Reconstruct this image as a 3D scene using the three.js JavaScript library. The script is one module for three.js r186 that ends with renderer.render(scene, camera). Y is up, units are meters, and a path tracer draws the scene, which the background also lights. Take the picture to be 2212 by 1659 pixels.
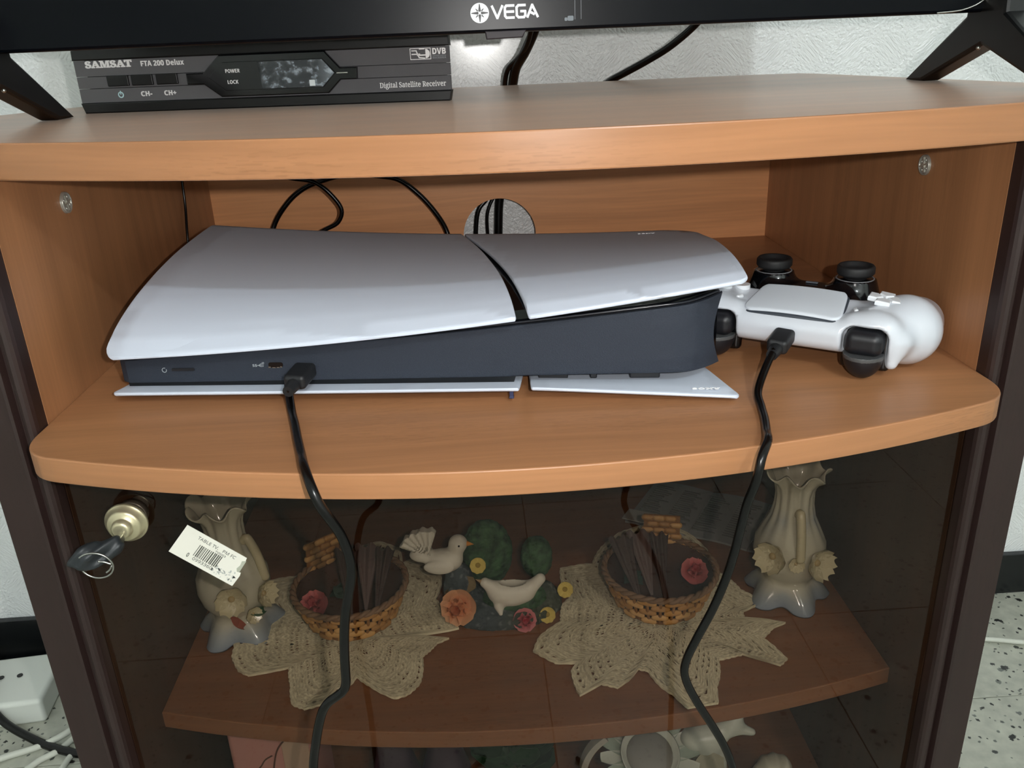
import * as THREE from 'three';
import { RoundedBoxGeometry } from 'three/addons/geometries/RoundedBoxGeometry.js';
import { mergeGeometries, mergeVertices, toCreasedNormals } from 'three/addons/utils/BufferGeometryUtils.js';
import { ImprovedNoise } from 'three/addons/math/ImprovedNoise.js';
import { FontLoader } from 'three/addons/loaders/FontLoader.js';
import { TextGeometry } from 'three/addons/geometries/TextGeometry.js';

// ---------------------------------------------------------------- camera, light, exposure
const scene = new THREE.Scene();
const camera = new THREE.PerspectiveCamera(48.77, 2212 / 1659, 0.02, 30);
camera.position.set(-0.0222, 0.1867, 0.8043);
camera.rotation.set(-0.3866, -0.0394, -0.0426, 'YXZ');
camera.updateMatrixWorld();
scene.add(camera);
const renderer = new THREE.WebGLRenderer({ antialias: true });
renderer.toneMapping = THREE.LinearToneMapping;
renderer.toneMappingExposure = 1.05;
renderer.shadowMap.enabled = true;
scene.background = new THREE.Color(0x000000);

const FLOOR = -0.462, CEIL = 2.16;
// the phone's LED flash, a few centimetres beside its lens
const flash = new THREE.SpotLight(new THREE.Color(1.0, 0.975, 0.95), 0.47, 6, 0.95, 0.55, 2);
flash.position.set(0.034, 0.010, 0.004).applyMatrix4(camera.matrixWorld);
flash.target.position.set(0.0, -0.12, 0.2);
flash.castShadow = true; flash.shadow.radius = 0.16; flash.shadow.mapSize.set(2048, 2048);
flash.shadow.camera.near = 0.05; flash.shadow.camera.far = 4; flash.shadow.bias = -0.0005;
scene.add(flash, flash.target);
// the bulb on the room's ceiling, behind and to the right of the photographer
const LAMP = new THREE.Vector3(0.63, 1.95, 2.9);
const lamp = new THREE.PointLight(new THREE.Color(0.88, 0.96, 1.0), 6.2, 0, 2);
lamp.position.copy(LAMP); lamp.castShadow = true; lamp.shadow.radius = 1.9; lamp.shadow.mapSize.set(2048, 2048); lamp.shadow.bias = -0.0005;
scene.add(lamp);

// ---------------------------------------------------------------- helpers
const V = (x, y, z) => new THREE.Vector3(x, y, z);
let seed = 12345;
const rnd = () => { seed = (seed * 1664525 + 1013904223) >>> 0; return seed / 4294967296; };
const rr = (a, b) => a + (b - a) * rnd();
const clamp = (x, a = 0, b = 1) => Math.min(b, Math.max(a, x));
const lerp = (a, b, t) => a + (b - a) * t;
const sstep = (a, b, x) => { const t = clamp((x - a) / (b - a)); return t * t * (3 - 2 * t); };
const noise = new ImprovedNoise();
const fbm = (x, y, z, o = 4) => { let s = 0, a = 0.5; for (let i = 0; i < o; i++) { s += a * noise.noise(x, y, z); x *= 2.03; y *= 2.03; z *= 2.03; a *= 0.5; } return s; };
const used = {};
const numbered = n => { const k = used[n] = (used[n] ?? -1) + 1; return k ? `${n}_${String(k).padStart(3, '0')}` : n; };
function tag(o, label, category, group) { o.userData.label = label; o.userData.category = category; if (group) o.userData.group = group; return o; }
function thing(name, label, category, [x, y, z] = [0, 0, 0], turn = 0, group) {
  const o = new THREE.Group(); o.name = numbered(name); o.position.set(x, y, z); o.rotation.y = turn;
  tag(o, label, category, group); scene.add(o); o.updateMatrixWorld(true); return o;
}
function put(parent, name, geo, mat, label) {          // geometry in the parent's own frame
  const m = new THREE.Mesh(Array.isArray(geo) ? mergeGeometries(geo.map(flat)) : geo, mat);
  m.name = parent === scene ? numbered(name) : name; m.castShadow = m.receiveShadow = true; parent.add(m);
  if (label) m.userData.label = label; return m;
}
function putW(parent, name, geo, mat, label) {         // geometry in world coordinates
  let g = Array.isArray(geo) ? mergeGeometries(geo.map(flat)) : geo;
  parent.updateWorldMatrix(true, false);
  g = g.clone().applyMatrix4(parent.matrixWorld.clone().invert());
  return put(parent, name, g, mat, label);
}
function structure(name, geo, mat) { const m = put(scene, name, geo, mat); m.userData.kind = 'structure'; return m; }
function flat(g) { const n = g.index ? g.toNonIndexed() : g; for (const k of Object.keys(n.attributes)) if (!['position', 'normal', 'uv', 'color'].includes(k)) n.deleteAttribute(k); return n; }
const box = (x0, x1, y0, y1, z0, z1, r = 0) => {
  const g = r ? new RoundedBoxGeometry(x1 - x0, y1 - y0, z1 - z0, 2, r) : new THREE.BoxGeometry(x1 - x0, y1 - y0, z1 - z0);
  return g.translate((x0 + x1) / 2, (y0 + y1) / 2, (z0 + z1) / 2);
};
const tube = (pts, r, n = 60, k = 10) => new THREE.TubeGeometry(new THREE.CatmullRomCurve3(pts.map(p => V(...p)), false, 'centripetal'), n, r, k, false);
function capped(pts, r, n = 60, k = 10) {               // tube with rounded ends
  return [tube(pts, r, n, k), new THREE.SphereGeometry(r, k, 8).translate(...pts[0]), new THREE.SphereGeometry(r, k, 8).translate(...pts[pts.length - 1])];
}
const lathe = (pts, n = 40) => new THREE.LatheGeometry(pts.map(p => new THREE.Vector2(p[0], p[1])), n);
const poly = pts => { const s = new THREE.Shape(); pts.forEach((p, i) => i ? s.lineTo(p[0], p[1]) : s.moveTo(p[0], p[1])); s.closePath(); return s; };
const extrude = (s, d, bevel = 0, opt = {}) => new THREE.ExtrudeGeometry(s, { depth: d - 2 * bevel, bevelEnabled: bevel > 0, bevelThickness: bevel, bevelSize: bevel, bevelOffset: -bevel, bevelSegments: 2, curveSegments: 16, ...opt }).translate(0, 0, bevel);
// plan outline (x, z) extruded upwards from y0 to y1
const plan = (pts, y0, y1, bevel = 0) => toCreasedNormals(extrude(poly(pts.map(p => [p[0], -p[1]])), y1 - y0, bevel).rotateX(-Math.PI / 2).translate(0, y0, 0), 0.28);
function roundedShape(w, h, r, cx = 0, cy = 0) {
  const s = new THREE.Shape(), x = cx - w / 2, y = cy - h / 2;
  s.moveTo(x + r, y); s.lineTo(x + w - r, y); s.quadraticCurveTo(x + w, y, x + w, y + r); s.lineTo(x + w, y + h - r); s.quadraticCurveTo(x + w, y + h, x + w - r, y + h);
  s.lineTo(x + r, y + h); s.quadraticCurveTo(x, y + h, x, y + h - r); s.lineTo(x, y + r); s.quadraticCurveTo(x, y, x + r, y); return s;
}
// uv in metres, u along the grain axis ('x', 'y' or 'z')
function grainUV(g0, grain = 'x', su = 1, sv = 1) {
  const g = flat(g0), p = g.attributes.position, uv = new Float32Array(p.count * 2), a = V(), b = V(), c = V(), ax = { x: 0, y: 1, z: 2 }[grain];
  for (let i = 0; i < p.count; i += 3) {
    a.fromBufferAttribute(p, i); b.fromBufferAttribute(p, i + 1); c.fromBufferAttribute(p, i + 2);
    const n = b.clone().sub(a).cross(c.clone().sub(a)), m = [Math.abs(n.x), Math.abs(n.y), Math.abs(n.z)], d = m.indexOf(Math.max(...m));
    const rest = [0, 1, 2].filter(k => k !== d), iu = rest.includes(ax) ? ax : rest[0], iv = rest.find(k => k !== iu);
    [a, b, c].forEach((q, k) => { const e = q.toArray(); uv[2 * (i + k)] = (e[iu] + e[d] * 0.13) * su; uv[2 * (i + k) + 1] = (e[iv] + d * 0.171) * sv; });
  }
  g.setAttribute('uv', new THREE.BufferAttribute(uv, 2)); return g;
}
// closed solid between an upper and a lower grid
function solid(top, bot, S, T, crease = 0.7) {
  const ns = S.length, nt = T.length, pos = [], idx = [], uv = [], N = ns * nt;
  for (const f of [top, bot]) for (let j = 0; j < nt; j++) for (let i = 0; i < ns; i++) { pos.push(...f(S[i], T[j])); uv.push(S[i], T[j]); }
  const id = (i, j, k) => k * N + j * ns + i, quad = (a, b, c, d) => idx.push(a, b, c, a, c, d);
  for (let j = 0; j < nt - 1; j++) for (let i = 0; i < ns - 1; i++) {
    quad(id(i, j, 0), id(i + 1, j, 0), id(i + 1, j + 1, 0), id(i, j + 1, 0)); quad(id(i, j, 1), id(i, j + 1, 1), id(i + 1, j + 1, 1), id(i + 1, j, 1));
  }
  for (let i = 0; i < ns - 1; i++) { quad(id(i, 0, 1), id(i + 1, 0, 1), id(i + 1, 0, 0), id(i, 0, 0)); quad(id(i + 1, nt - 1, 1), id(i, nt - 1, 1), id(i, nt - 1, 0), id(i + 1, nt - 1, 0)); }
  for (let j = 0; j < nt - 1; j++) { quad(id(0, j + 1, 1), id(0, j, 1), id(0, j, 0), id(0, j + 1, 0)); quad(id(ns - 1, j, 1), id(ns - 1, j + 1, 1), id(ns - 1, j + 1, 0), id(ns - 1, j, 0)); }
  const g = new THREE.BufferGeometry(); g.setAttribute('position', new THREE.Float32BufferAttribute(pos, 3)); g.setAttribute('uv', new THREE.Float32BufferAttribute(uv, 2)); g.setIndex(idx);
  return toCreasedNormals(g, crease);
}
const lin = (n, a = 0, b = 1) => Array.from({ length: n + 1 }, (_, i) => lerp(a, b, i / n));
const edged = (n, e) => [0, e * 0.15, e * 0.4, e, ...lin(n, e * 2, 1 - e * 2), 1 - e, 1 - e * 0.4, 1 - e * 0.15, 1];
// surface of a distance field (naive surface nets, vertices pulled onto the surface)
function field(f, lo, hi, h, color) {
  const n = [0, 1, 2].map(k => Math.ceil((hi[k] - lo[k]) / h) + 1), val = new Float32Array(n[0] * n[1] * n[2]), at = (i, j, k) => (k * n[1] + j) * n[0] + i;
  for (let k = 0; k < n[2]; k++) for (let j = 0; j < n[1]; j++) for (let i = 0; i < n[0]; i++) val[at(i, j, k)] = f(lo[0] + i * h, lo[1] + j * h, lo[2] + k * h);
  const vid = new Int32Array(val.length).fill(-1), pos = [], idx = [], nor = [];
  const E = [[0, 1], [2, 3], [4, 5], [6, 7], [0, 2], [1, 3], [4, 6], [5, 7], [0, 4], [1, 5], [2, 6], [3, 7]];
  for (let k = 0; k < n[2] - 1; k++) for (let j = 0; j < n[1] - 1; j++) for (let i = 0; i < n[0] - 1; i++) {
    const v = []; let neg = 0;
    for (let q = 0; q < 8; q++) { v[q] = val[at(i + (q & 1), j + (q >> 1 & 1), k + (q >> 2))]; if (v[q] < 0) neg++; }
    if (neg === 0 || neg === 8) continue;
    let x = 0, y = 0, z = 0, c = 0;
    for (const [a, b] of E) if ((v[a] < 0) !== (v[b] < 0)) { const t = v[a] / (v[a] - v[b]); x += lerp(a & 1, b & 1, t); y += lerp(a >> 1 & 1, b >> 1 & 1, t); z += lerp(a >> 2, b >> 2, t); c++; }
    let p = [lo[0] + (i + x / c) * h, lo[1] + (j + y / c) * h, lo[2] + (k + z / c) * h], g;
    for (let it = 0; it < 2; it++) {
      const e = h * 0.2, d = f(...p); g = [f(p[0] + e, p[1], p[2]) - f(p[0] - e, p[1], p[2]), f(p[0], p[1] + e, p[2]) - f(p[0], p[1] - e, p[2]), f(p[0], p[1], p[2] + e) - f(p[0], p[1], p[2] - e)];
      const L = Math.hypot(...g) || 1; g = g.map(q => q / L); p = p.map((q, m) => q - g[m] * clamp(d, -h * 0.5, h * 0.5));
    }
    vid[at(i, j, k)] = pos.length / 3; pos.push(...p); nor.push(...g);
  }
  const quad = (a, b, c, d, flip) => { if (a < 0 || b < 0 || c < 0 || d < 0) return; flip ? idx.push(a, c, b, a, d, c) : idx.push(a, b, c, a, c, d); };
  for (let k = 1; k < n[2] - 1; k++) for (let j = 1; j < n[1] - 1; j++) for (let i = 1; i < n[0] - 1; i++) {
    const a = val[at(i, j, k)] < 0;
    if (a !== val[at(i + 1, j, k)] < 0) quad(vid[at(i, j - 1, k - 1)], vid[at(i, j, k - 1)], vid[at(i, j, k)], vid[at(i, j - 1, k)], !a);
    if (a !== val[at(i, j + 1, k)] < 0) quad(vid[at(i - 1, j, k - 1)], vid[at(i - 1, j, k)], vid[at(i, j, k)], vid[at(i, j, k - 1)], !a);
    if (a !== val[at(i, j, k + 1)] < 0) quad(vid[at(i - 1, j - 1, k)], vid[at(i, j - 1, k)], vid[at(i, j, k)], vid[at(i - 1, j, k)], !a);
  }
  const g = new THREE.BufferGeometry(); g.setAttribute('position', new THREE.Float32BufferAttribute(pos, 3)); g.setAttribute('normal', new THREE.Float32BufferAttribute(nor, 3));
  g.setAttribute('uv', new THREE.Float32BufferAttribute(new Float32Array(pos.length / 3 * 2), 2));
  if (color) { const cs = []; for (let i = 0; i < pos.length; i += 3) cs.push(...color(pos[i], pos[i + 1], pos[i + 2])); g.setAttribute('color', new THREE.Float32BufferAttribute(cs, 3)); }
  g.setIndex(idx); return g;
}
const smin = (a, b, k) => { const h = clamp(0.5 + 0.5 * (b - a) / k); return lerp(b, a, h) - k * h * (1 - h); };
const sdBox = (x, y, z, c, b, r) => { const q = [Math.abs(x - c[0]) - b[0] + r, Math.abs(y - c[1]) - b[1] + r, Math.abs(z - c[2]) - b[2] + r]; return Math.hypot(Math.max(q[0], 0), Math.max(q[1], 0), Math.max(q[2], 0)) + Math.min(Math.max(q[0], q[1], q[2]), 0) - r; };
const sdCap = (x, y, z, a, b, ra, rb) => { const d = [b[0] - a[0], b[1] - a[1], b[2] - a[2]], t = clamp(((x - a[0]) * d[0] + (y - a[1]) * d[1] + (z - a[2]) * d[2]) / (d[0] ** 2 + d[1] ** 2 + d[2] ** 2)); return Math.hypot(x - a[0] - d[0] * t, y - a[1] - d[1] * t, z - a[2] - d[2] * t) - lerp(ra, rb, t); };
const sdEll = (x, y, z, c, r) => { const k0 = Math.hypot((x - c[0]) / r[0], (y - c[1]) / r[1], (z - c[2]) / r[2]), k1 = Math.hypot((x - c[0]) / r[0] ** 2, (y - c[1]) / r[1] ** 2, (z - c[2]) / r[2] ** 2); return k1 > 1e-9 ? k0 * (k0 - 1) / k1 : -Math.min(...r); };
// coloured copy of a geometry
function tint(g, fn) { const n = flat(g), p = n.attributes.position, c = new Float32Array(p.count * 3); for (let i = 0; i < p.count; i++) c.set(fn(p.getX(i), p.getY(i), p.getZ(i)), 3 * i); n.setAttribute('color', new THREE.BufferAttribute(c, 3)); return n; }
const fonts = {};
for (const f of ['sans_regular', 'sans_bold', 'serif_bold', 'serif_regular']) fonts[f] = await new FontLoader().loadAsync(`fonts/droid/droid_${f}.typeface.json`);
// lettering fitted into the box x0..x1, y0..y1, its face at z
function text(str, font, x0, x1, y0, y1, z, depth = 0.0002, bold = 0) {
  const g = new TextGeometry(str, { font: fonts[font], size: 1, depth: 0.1, curveSegments: 3, bevelEnabled: bold > 0, bevelSize: bold, bevelThickness: 0.001, bevelSegments: 1 });
  g.computeBoundingBox(); const b = g.boundingBox;
  return g.translate(-b.min.x, -b.min.y, -b.min.z).scale((x1 - x0) / (b.max.x - b.min.x), (y1 - y0) / (b.max.y - b.min.y), depth / (b.max.z - b.min.z)).translate(x0, y0, z - depth);
}
// a flat stroke of width w along points
function stroke(pts, w, depth, closed = false) {
  const out = [];
  for (let i = 0; i < pts.length - (closed ? 0 : 1); i++) {
    const a = pts[i], b = pts[(i + 1) % pts.length], L = Math.hypot(b[0] - a[0], b[1] - a[1]);
    out.push(new THREE.BoxGeometry(L + w * 0.6, w, depth).rotateZ(Math.atan2(b[1] - a[1], b[0] - a[0])).translate((a[0] + b[0]) / 2, (a[1] + b[1]) / 2, depth / 2 + i * 4e-6));
  }
  return mergeGeometries(out);
}
const arcPts = (cx, cy, r, a0, a1, n = 18, ry = r) => lin(n, a0, a1).map(a => [cx + r * Math.cos(a), cy + ry * Math.sin(a)]);

// ---------------------------------------------------------------- textures
function dataTex(w, h, fn, { srgb = true, wrap = THREE.RepeatWrapping, rx = 1, ry = 1 } = {}) {
  const d = new Uint8Array(w * h * 4);
  for (let y = 0; y < h; y++) for (let x = 0; x < w; x++) { const c = fn(x / w, y / h, x, y), i = 4 * (y * w + x); d[i] = clamp(c[0]) * 255; d[i + 1] = clamp(c[1]) * 255; d[i + 2] = clamp(c[2]) * 255; d[i + 3] = 255; }
  const t = new THREE.DataTexture(d, w, h); t.magFilter = THREE.LinearFilter; t.minFilter = THREE.LinearMipmapLinearFilter; t.generateMipmaps = true; t.wrapS = t.wrapT = wrap; t.repeat.set(rx, ry);
  if (srgb) t.colorSpace = THREE.SRGBColorSpace; t.needsUpdate = true; return t;
}
// cherry veneer, 1 m along the grain by 0.5 m across
function woodTex(base, vary, zz) {
  return dataTex(2048, 1024, (u, v) => {
    const x = u * 1.0, y = v * 0.5;
    const warp = fbm(x * 3, y * 6, zz, 2) * 0.02;
    const band = fbm(x * 1.2, (y + warp) * 34, zz + 5, 3);
    const fine = fbm(x * 14, (y + warp) * 420, zz + 9, 3);
    const ring = Math.sin((y + warp * 2.2 + fbm(x * 1.5, y * 3, zz + 2, 2) * 0.05) * 330) * 0.5 + 0.5;
    const pore = sstep(0.20, 0.34, noise.noise(x * 110, y * 1700, zz + 3)) * sstep(0.0, 0.3, fbm(x * 5, y * 20, zz + 12, 2));
    const k = 1 + vary * (0.55 * band + 0.30 * fine + 0.10 * (ring - 0.5)) - vary * 0.26 * pore;
    return [base[0] * k, base[1] * (k * 1.05 - 0.05), base[2] * (k * 1.12 - 0.12)];
  }, { wrap: THREE.MirroredRepeatWrapping, rx: 1, ry: 2 });
}
const cherryTex = woodTex([0.880, 0.620, 0.420], 0.26, 1.3);
const darkTex = woodTex([0.190, 0.125, 0.112], 0.35, 7.7);
const terrazzo = (() => {                               // 0.6 m square
  const n = 1024, chips = []; seed = 777;
  for (let i = 0; i < 2600; i++) { const big = rnd() < 0.12; chips.push([rnd() * n, rnd() * n, big ? rr(3.4, 6.2) : rr(1.1, 3.2), rnd() < 0.62 ? rr(0.08, 0.24) : rr(0.34, 0.52), rr(0, 6.28), rr(0.55, 1)]); }
  const buf = new Float32Array(n * n).fill(1);
  for (const [cx, cy, r, tone, a, e] of chips) for (let y = -8; y <= 8; y++) for (let x = -8; x <= 8; x++) {
    const px = (Math.round(cx) + x + n) % n, py = (Math.round(cy) + y + n) % n, ux = x * Math.cos(a) + y * Math.sin(a), uy = (-x * Math.sin(a) + y * Math.cos(a)) / e;
    if (Math.hypot(ux, uy) * (1 + 0.45 * noise.noise(px * 0.4, py * 0.4, 3)) < r) buf[py * n + px] = tone;
  }
  return dataTex(n, n, (u, v, x, y) => {
    const b = buf[y * n + x]; if (b < 1) return [b * 0.95, b * 0.98, b * 0.92];
    const m = 0.70 + 0.10 * fbm(u * 46, v * 46, 1, 4) + 0.06 * fbm(u * 9, v * 9, 2, 2); return [m, m * 1.005, m * 0.925];
  }, { rx: 1 / 0.6, ry: 1 / 0.6 });
})();
const plasterBump = dataTex(512, 512, (u, v) => {        // orange-peel gloss paint, 0.12 m square
  const p = (s, z) => { const a = u * 6.28318, b = v * 6.28318; return fbm(Math.cos(a) * s, Math.sin(a) * s + Math.cos(b) * s, Math.sin(b) * s + z, 3); };
  const c = 0.5 + 0.8 * p(4.2, 2); return [c, c, c];
}, { srgb: false, rx: 1 / 0.075, ry: 1 / 0.075 });
const speckBump = dataTex(256, 256, () => { const c = rnd(); return [c, c, c]; }, { srgb: false, rx: 60, ry: 60 });

// ---------------------------------------------------------------- materials
const std = (hex, rough = 0.5, metal = 0, o = {}) => new THREE.MeshStandardMaterial({ color: hex, roughness: rough, metalness: metal, ...o });
const phy = (hex, rough, o = {}) => new THREE.MeshPhysicalMaterial({ color: hex, roughness: rough, ...o });
const M = {
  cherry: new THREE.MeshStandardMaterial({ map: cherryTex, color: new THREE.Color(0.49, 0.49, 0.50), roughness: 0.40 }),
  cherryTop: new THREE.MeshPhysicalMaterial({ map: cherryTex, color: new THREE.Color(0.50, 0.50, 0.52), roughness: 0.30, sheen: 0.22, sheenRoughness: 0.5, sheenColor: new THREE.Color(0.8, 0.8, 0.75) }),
  cherryBackLit: new THREE.MeshStandardMaterial({ map: cherryTex, color: new THREE.Color(1, 1, 1), roughness: 0.36 }),  // lighter cherry copy: brighter light on the back panel put into the colour
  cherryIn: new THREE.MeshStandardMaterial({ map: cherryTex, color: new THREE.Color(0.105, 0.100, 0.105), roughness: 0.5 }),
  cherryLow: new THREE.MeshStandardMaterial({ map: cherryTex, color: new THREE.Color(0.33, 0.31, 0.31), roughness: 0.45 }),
  dark: new THREE.MeshStandardMaterial({ map: darkTex, color: new THREE.Color(0.78, 0.78, 0.80), roughness: 0.45 }),
  wall: new THREE.MeshPhysicalMaterial({ color: 0xf0f1f0, roughness: 0.33, ior: 1.7, clearcoat: 0.7, clearcoatRoughness: 0.17, bumpMap: plasterBump, bumpScale: 0.0012 }),
  plain: std(0xeeeeea, 0.8),
  base: std(0x0d0f12, 0.25), floor: new THREE.MeshStandardMaterial({ map: terrazzo, roughness: 0.35 }), grout: std(0x8d8f86, 0.9),
  black: std(0x0b0c0e, 0.38), gloss: std(0x06070a, 0.12), rim: phy(0x04060b, 0.30, { specularIntensity: 0.28 }), satin: std(0x131419, 0.45), rubber: std(0x121214, 0.62), cord: phy(0x060505, 0.27, { specularIntensity: 0.8 }),
  white: std(0xd0d6de, 0.45), whiteGloss: phy(0xccd1d9, 0.28, { clearcoat: 0.6, clearcoatRoughness: 0.1 }),
  print: std(0xffffff, 0.7), printGrey: std(0x9aa0a4, 0.6), steel: std(0xb9b9b4, 0.28, 1), brass: std(0xd2c8a6, 0.38, 0.8), zinc: std(0xb4b3aa, 0.30, 0.55),
  cream: std(0xd8d0b4, 0.85), paper: std(0xe9e6da, 0.8),
};

// ---------------------------------------------------------------- the room
const WZ = -0.03;
const X0 = -1.7, X1 = 2.1, Z1 = 3.7;
structure('wall_back', grainUV(box(X0 - 0.1, X1 + 0.1, FLOOR - 0.05, CEIL + 0.1, WZ - 0.1, WZ)), M.wall);
structure('wall_left', box(X0 - 0.1, X0, FLOOR - 0.05, CEIL + 0.1, WZ, Z1), M.plain);
structure('wall_right', box(X1, X1 + 0.1, FLOOR - 0.05, CEIL + 0.1, WZ, Z1), M.plain);
structure('wall_front', box(X0 - 0.1, X1 + 0.1, FLOOR - 0.05, CEIL + 0.1, Z1, Z1 + 0.1), M.plain);
structure('ceiling', box(X0 - 0.1, X1 + 0.1, CEIL, CEIL + 0.1, WZ - 0.1, Z1 + 0.1), M.plain);
{
  const f = structure('floor', box(X0 - 0.1, X1 + 0.1, FLOOR - 0.06, FLOOR - 0.002, WZ - 0.1, Z1 + 0.1), M.grout);
  const P = 0.3, fx = 0.33, fz = 0.143;
  for (let i = -7; i < 6; i++) for (let j = -1; j < 12; j++) {
    const x0 = Math.max(X0, fx + i * P) + 0.0006, x1 = Math.min(X1, fx + (i + 1) * P) - 0.0006, z0 = Math.max(WZ, fz + j * P) + 0.0006, z1 = Math.min(Z1, fz + (j + 1) * P) - 0.0006;
    if (x1 - x0 < 0.02 || z1 - z0 < 0.02) continue;
    put(f, 'tile', grainUV(box(x0, x1, FLOOR - 0.01, FLOOR, z0, z1, 0.0006)), M.floor);
  }
}
structure('baseboard_back', box(X0, X1, FLOOR, FLOOR + 0.055, WZ, WZ + 0.008, 0.001), M.base);
structure('baseboard_left', box(X0, X0 + 0.008, FLOOR, FLOOR + 0.055, WZ + 0.008, Z1, 0.001), M.base);
structure('baseboard_right', box(X1 - 0.008, X1, FLOOR, FLOOR + 0.055, WZ + 0.008, Z1, 0.001), M.base);
{
  const l = thing('ceiling_lamp', 'bare white bulb hanging from the ceiling on a short cord', 'lamp', [LAMP.x, LAMP.y, LAMP.z]);
  put(l, 'bulb', new THREE.SphereGeometry(0.036, 24, 16), new THREE.MeshStandardMaterial({ color: 0xffffff, emissive: 0xf2f8ff, emissiveIntensity: 4 }));
  put(l, 'socket', new THREE.CylinderGeometry(0.018, 0.02, 0.05, 20).translate(0, 0.058, 0), M.white);
  put(l, 'cord', new THREE.CylinderGeometry(0.003, 0.003, CEIL - LAMP.y - 0.08, 8).translate(0, (CEIL - LAMP.y - 0.08) / 2 + 0.08, 0), M.white);
}

// ---------------------------------------------------------------- the cabinet
const BOARD = 0.150, UNDER = 0.132, W2 = 0.2617, SH = -0.246;
const cab = thing('tv_cabinet', 'cherry wood television cabinet with bowed shelves, dark posts and a smoked glass front', 'cabinet', [0, FLOOR, 0]);
{
  const front = lin(60, -0.36, 0.325).map(x => [x, 0.4262 - 0.65 * (x - 0.048) ** 2]);
  putW(cab, 'top_board', grainUV(plan([[-0.30, 0.034], [-0.337, 0.09], [-0.362, 0.15], [-0.375, 0.25], ...front, [0.317, 0.277], [0.272, 0.0725], [0.262, 0.052], [0.235, 0.045], [0.175, 0.042], [-0.037, 0.035]], UNDER, BOARD, 0.0008)), M.cherryTop);
  // upper shelf: bowed nose and rounded corners standing out past the posts
  const corner = [[W2, 0.379], ...lin(14, 0, 1).map(t => { const a = [W2, 0.379], b = [0.2620, 0.4035], c = [0.2400, 0.4105]; return [0, 1].map(k => (1 - t) * (1 - t) * a[k] + 2 * t * (1 - t) * b[k] + t * t * c[k]); }).slice(1, -1)];
  const nose = lin(60, 0.240, -0.240).map(x => [x, 0.452 - 0.72 * x ** 2]);
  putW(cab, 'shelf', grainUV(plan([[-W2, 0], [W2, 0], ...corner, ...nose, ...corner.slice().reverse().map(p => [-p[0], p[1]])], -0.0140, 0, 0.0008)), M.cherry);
  const n2 = lin(50, W2, -W2).map(x => [x, 0.3622 - 0.55 * (x - 0.012) ** 2]);
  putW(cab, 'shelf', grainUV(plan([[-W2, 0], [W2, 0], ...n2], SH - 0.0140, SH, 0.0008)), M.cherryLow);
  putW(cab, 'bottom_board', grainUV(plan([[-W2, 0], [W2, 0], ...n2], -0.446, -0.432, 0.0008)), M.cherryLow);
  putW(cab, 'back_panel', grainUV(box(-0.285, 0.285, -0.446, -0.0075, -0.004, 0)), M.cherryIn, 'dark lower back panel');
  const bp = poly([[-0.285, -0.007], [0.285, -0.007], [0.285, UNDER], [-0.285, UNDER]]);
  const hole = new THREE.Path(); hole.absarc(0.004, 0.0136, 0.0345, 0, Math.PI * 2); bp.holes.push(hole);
  putW(cab, 'back_panel', grainUV(new THREE.ExtrudeGeometry(bp, { depth: 0.004, bevelEnabled: false, curveSegments: 64 }).translate(0, 0, -0.004)), M.cherryBackLit);
  putW(cab, 'plinth', box(-W2, W2, FLOOR, -0.446, 0.30, 0.315), M.dark);
  for (const s of [-1, 1]) {
    const b = (a, c) => [Math.min(s * a, s * c), Math.max(s * a, s * c)];
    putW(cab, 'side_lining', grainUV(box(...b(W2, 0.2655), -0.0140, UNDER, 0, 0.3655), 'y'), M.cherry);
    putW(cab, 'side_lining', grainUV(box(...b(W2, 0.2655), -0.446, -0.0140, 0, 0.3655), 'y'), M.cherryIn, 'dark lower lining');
    putW(cab, 'side_panel', grainUV(box(...b(0.2655, 0.2915), FLOOR, UNDER, -0.004, 0.3655), 'y'), M.dark);
    const prof = [[0.2925, 0.3655], [0.2925, 0.3775], [0.2915, 0.379], [0.2735, 0.379], [0.2720, 0.3785], [0.2712, 0.3760], [0.2706, 0.3745], [0.2694, 0.3745], [0.2688, 0.3760], [0.2678, 0.3778], [0.2660, 0.3788], [0.2642, 0.3782], [0.2628, 0.3768], [0.2620, 0.3745], [0.2620, 0.3655]];
    putW(cab, 'front_post', grainUV(plan(prof.map(p => [s * p[0], p[1]]), FLOOR, UNDER), 'y'), M.dark);
    // fitting cap on the inner face under the top board
    const cx = s * W2, cy = s < 0 ? 0.1075 : 0.104, cz = s < 0 ? 0.2857 : 0.2798, out = -s;
    const cap = [new THREE.CylinderGeometry(0.0062, 0.0064, 0.0010, 28), new THREE.TorusGeometry(0.0056, 0.0007, 8, 28).rotateX(Math.PI / 2).translate(0, 0.0006, 0)];
    for (let q = 0; q < 4; q++) cap.push(new THREE.BoxGeometry(0.0042, 0.0012, 0.0011).translate(0.0026, 0.0006, 0).rotateY(q * Math.PI / 2 + 0.3), new THREE.SphereGeometry(0.0010, 8, 6).translate(0.0036, 0.0004, 0).rotateY(q * Math.PI / 2 + 1.08));
    putW(cab, 'fitting_cap', mergeGeometries(cap.map(flat)).rotateZ(-out * Math.PI / 2).translate(cx + out * 0.0006, cy, cz), M.zinc, 'round metal fitting cap with a cross slot');
  }
  const gl = new THREE.MeshPhysicalMaterial({ color: new THREE.Color(0.58, 0.53, 0.49), roughness: 0.0, transmission: 1, thickness: 0, ior: 1.5, specularIntensity: 0.6 });
  const door = putW(cab, 'glass_door', new THREE.PlaneGeometry(2 * W2 - 0.001, 0.432 - 0.0165).translate(0, (-0.432 - 0.0155) / 2, 0.368), gl, 'smoked glass door');
  // lock with its flange outside and its nut inside the pane
  const L = [-0.2290, -0.0605], turn = g => g.rotateX(Math.PI / 2);
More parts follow.
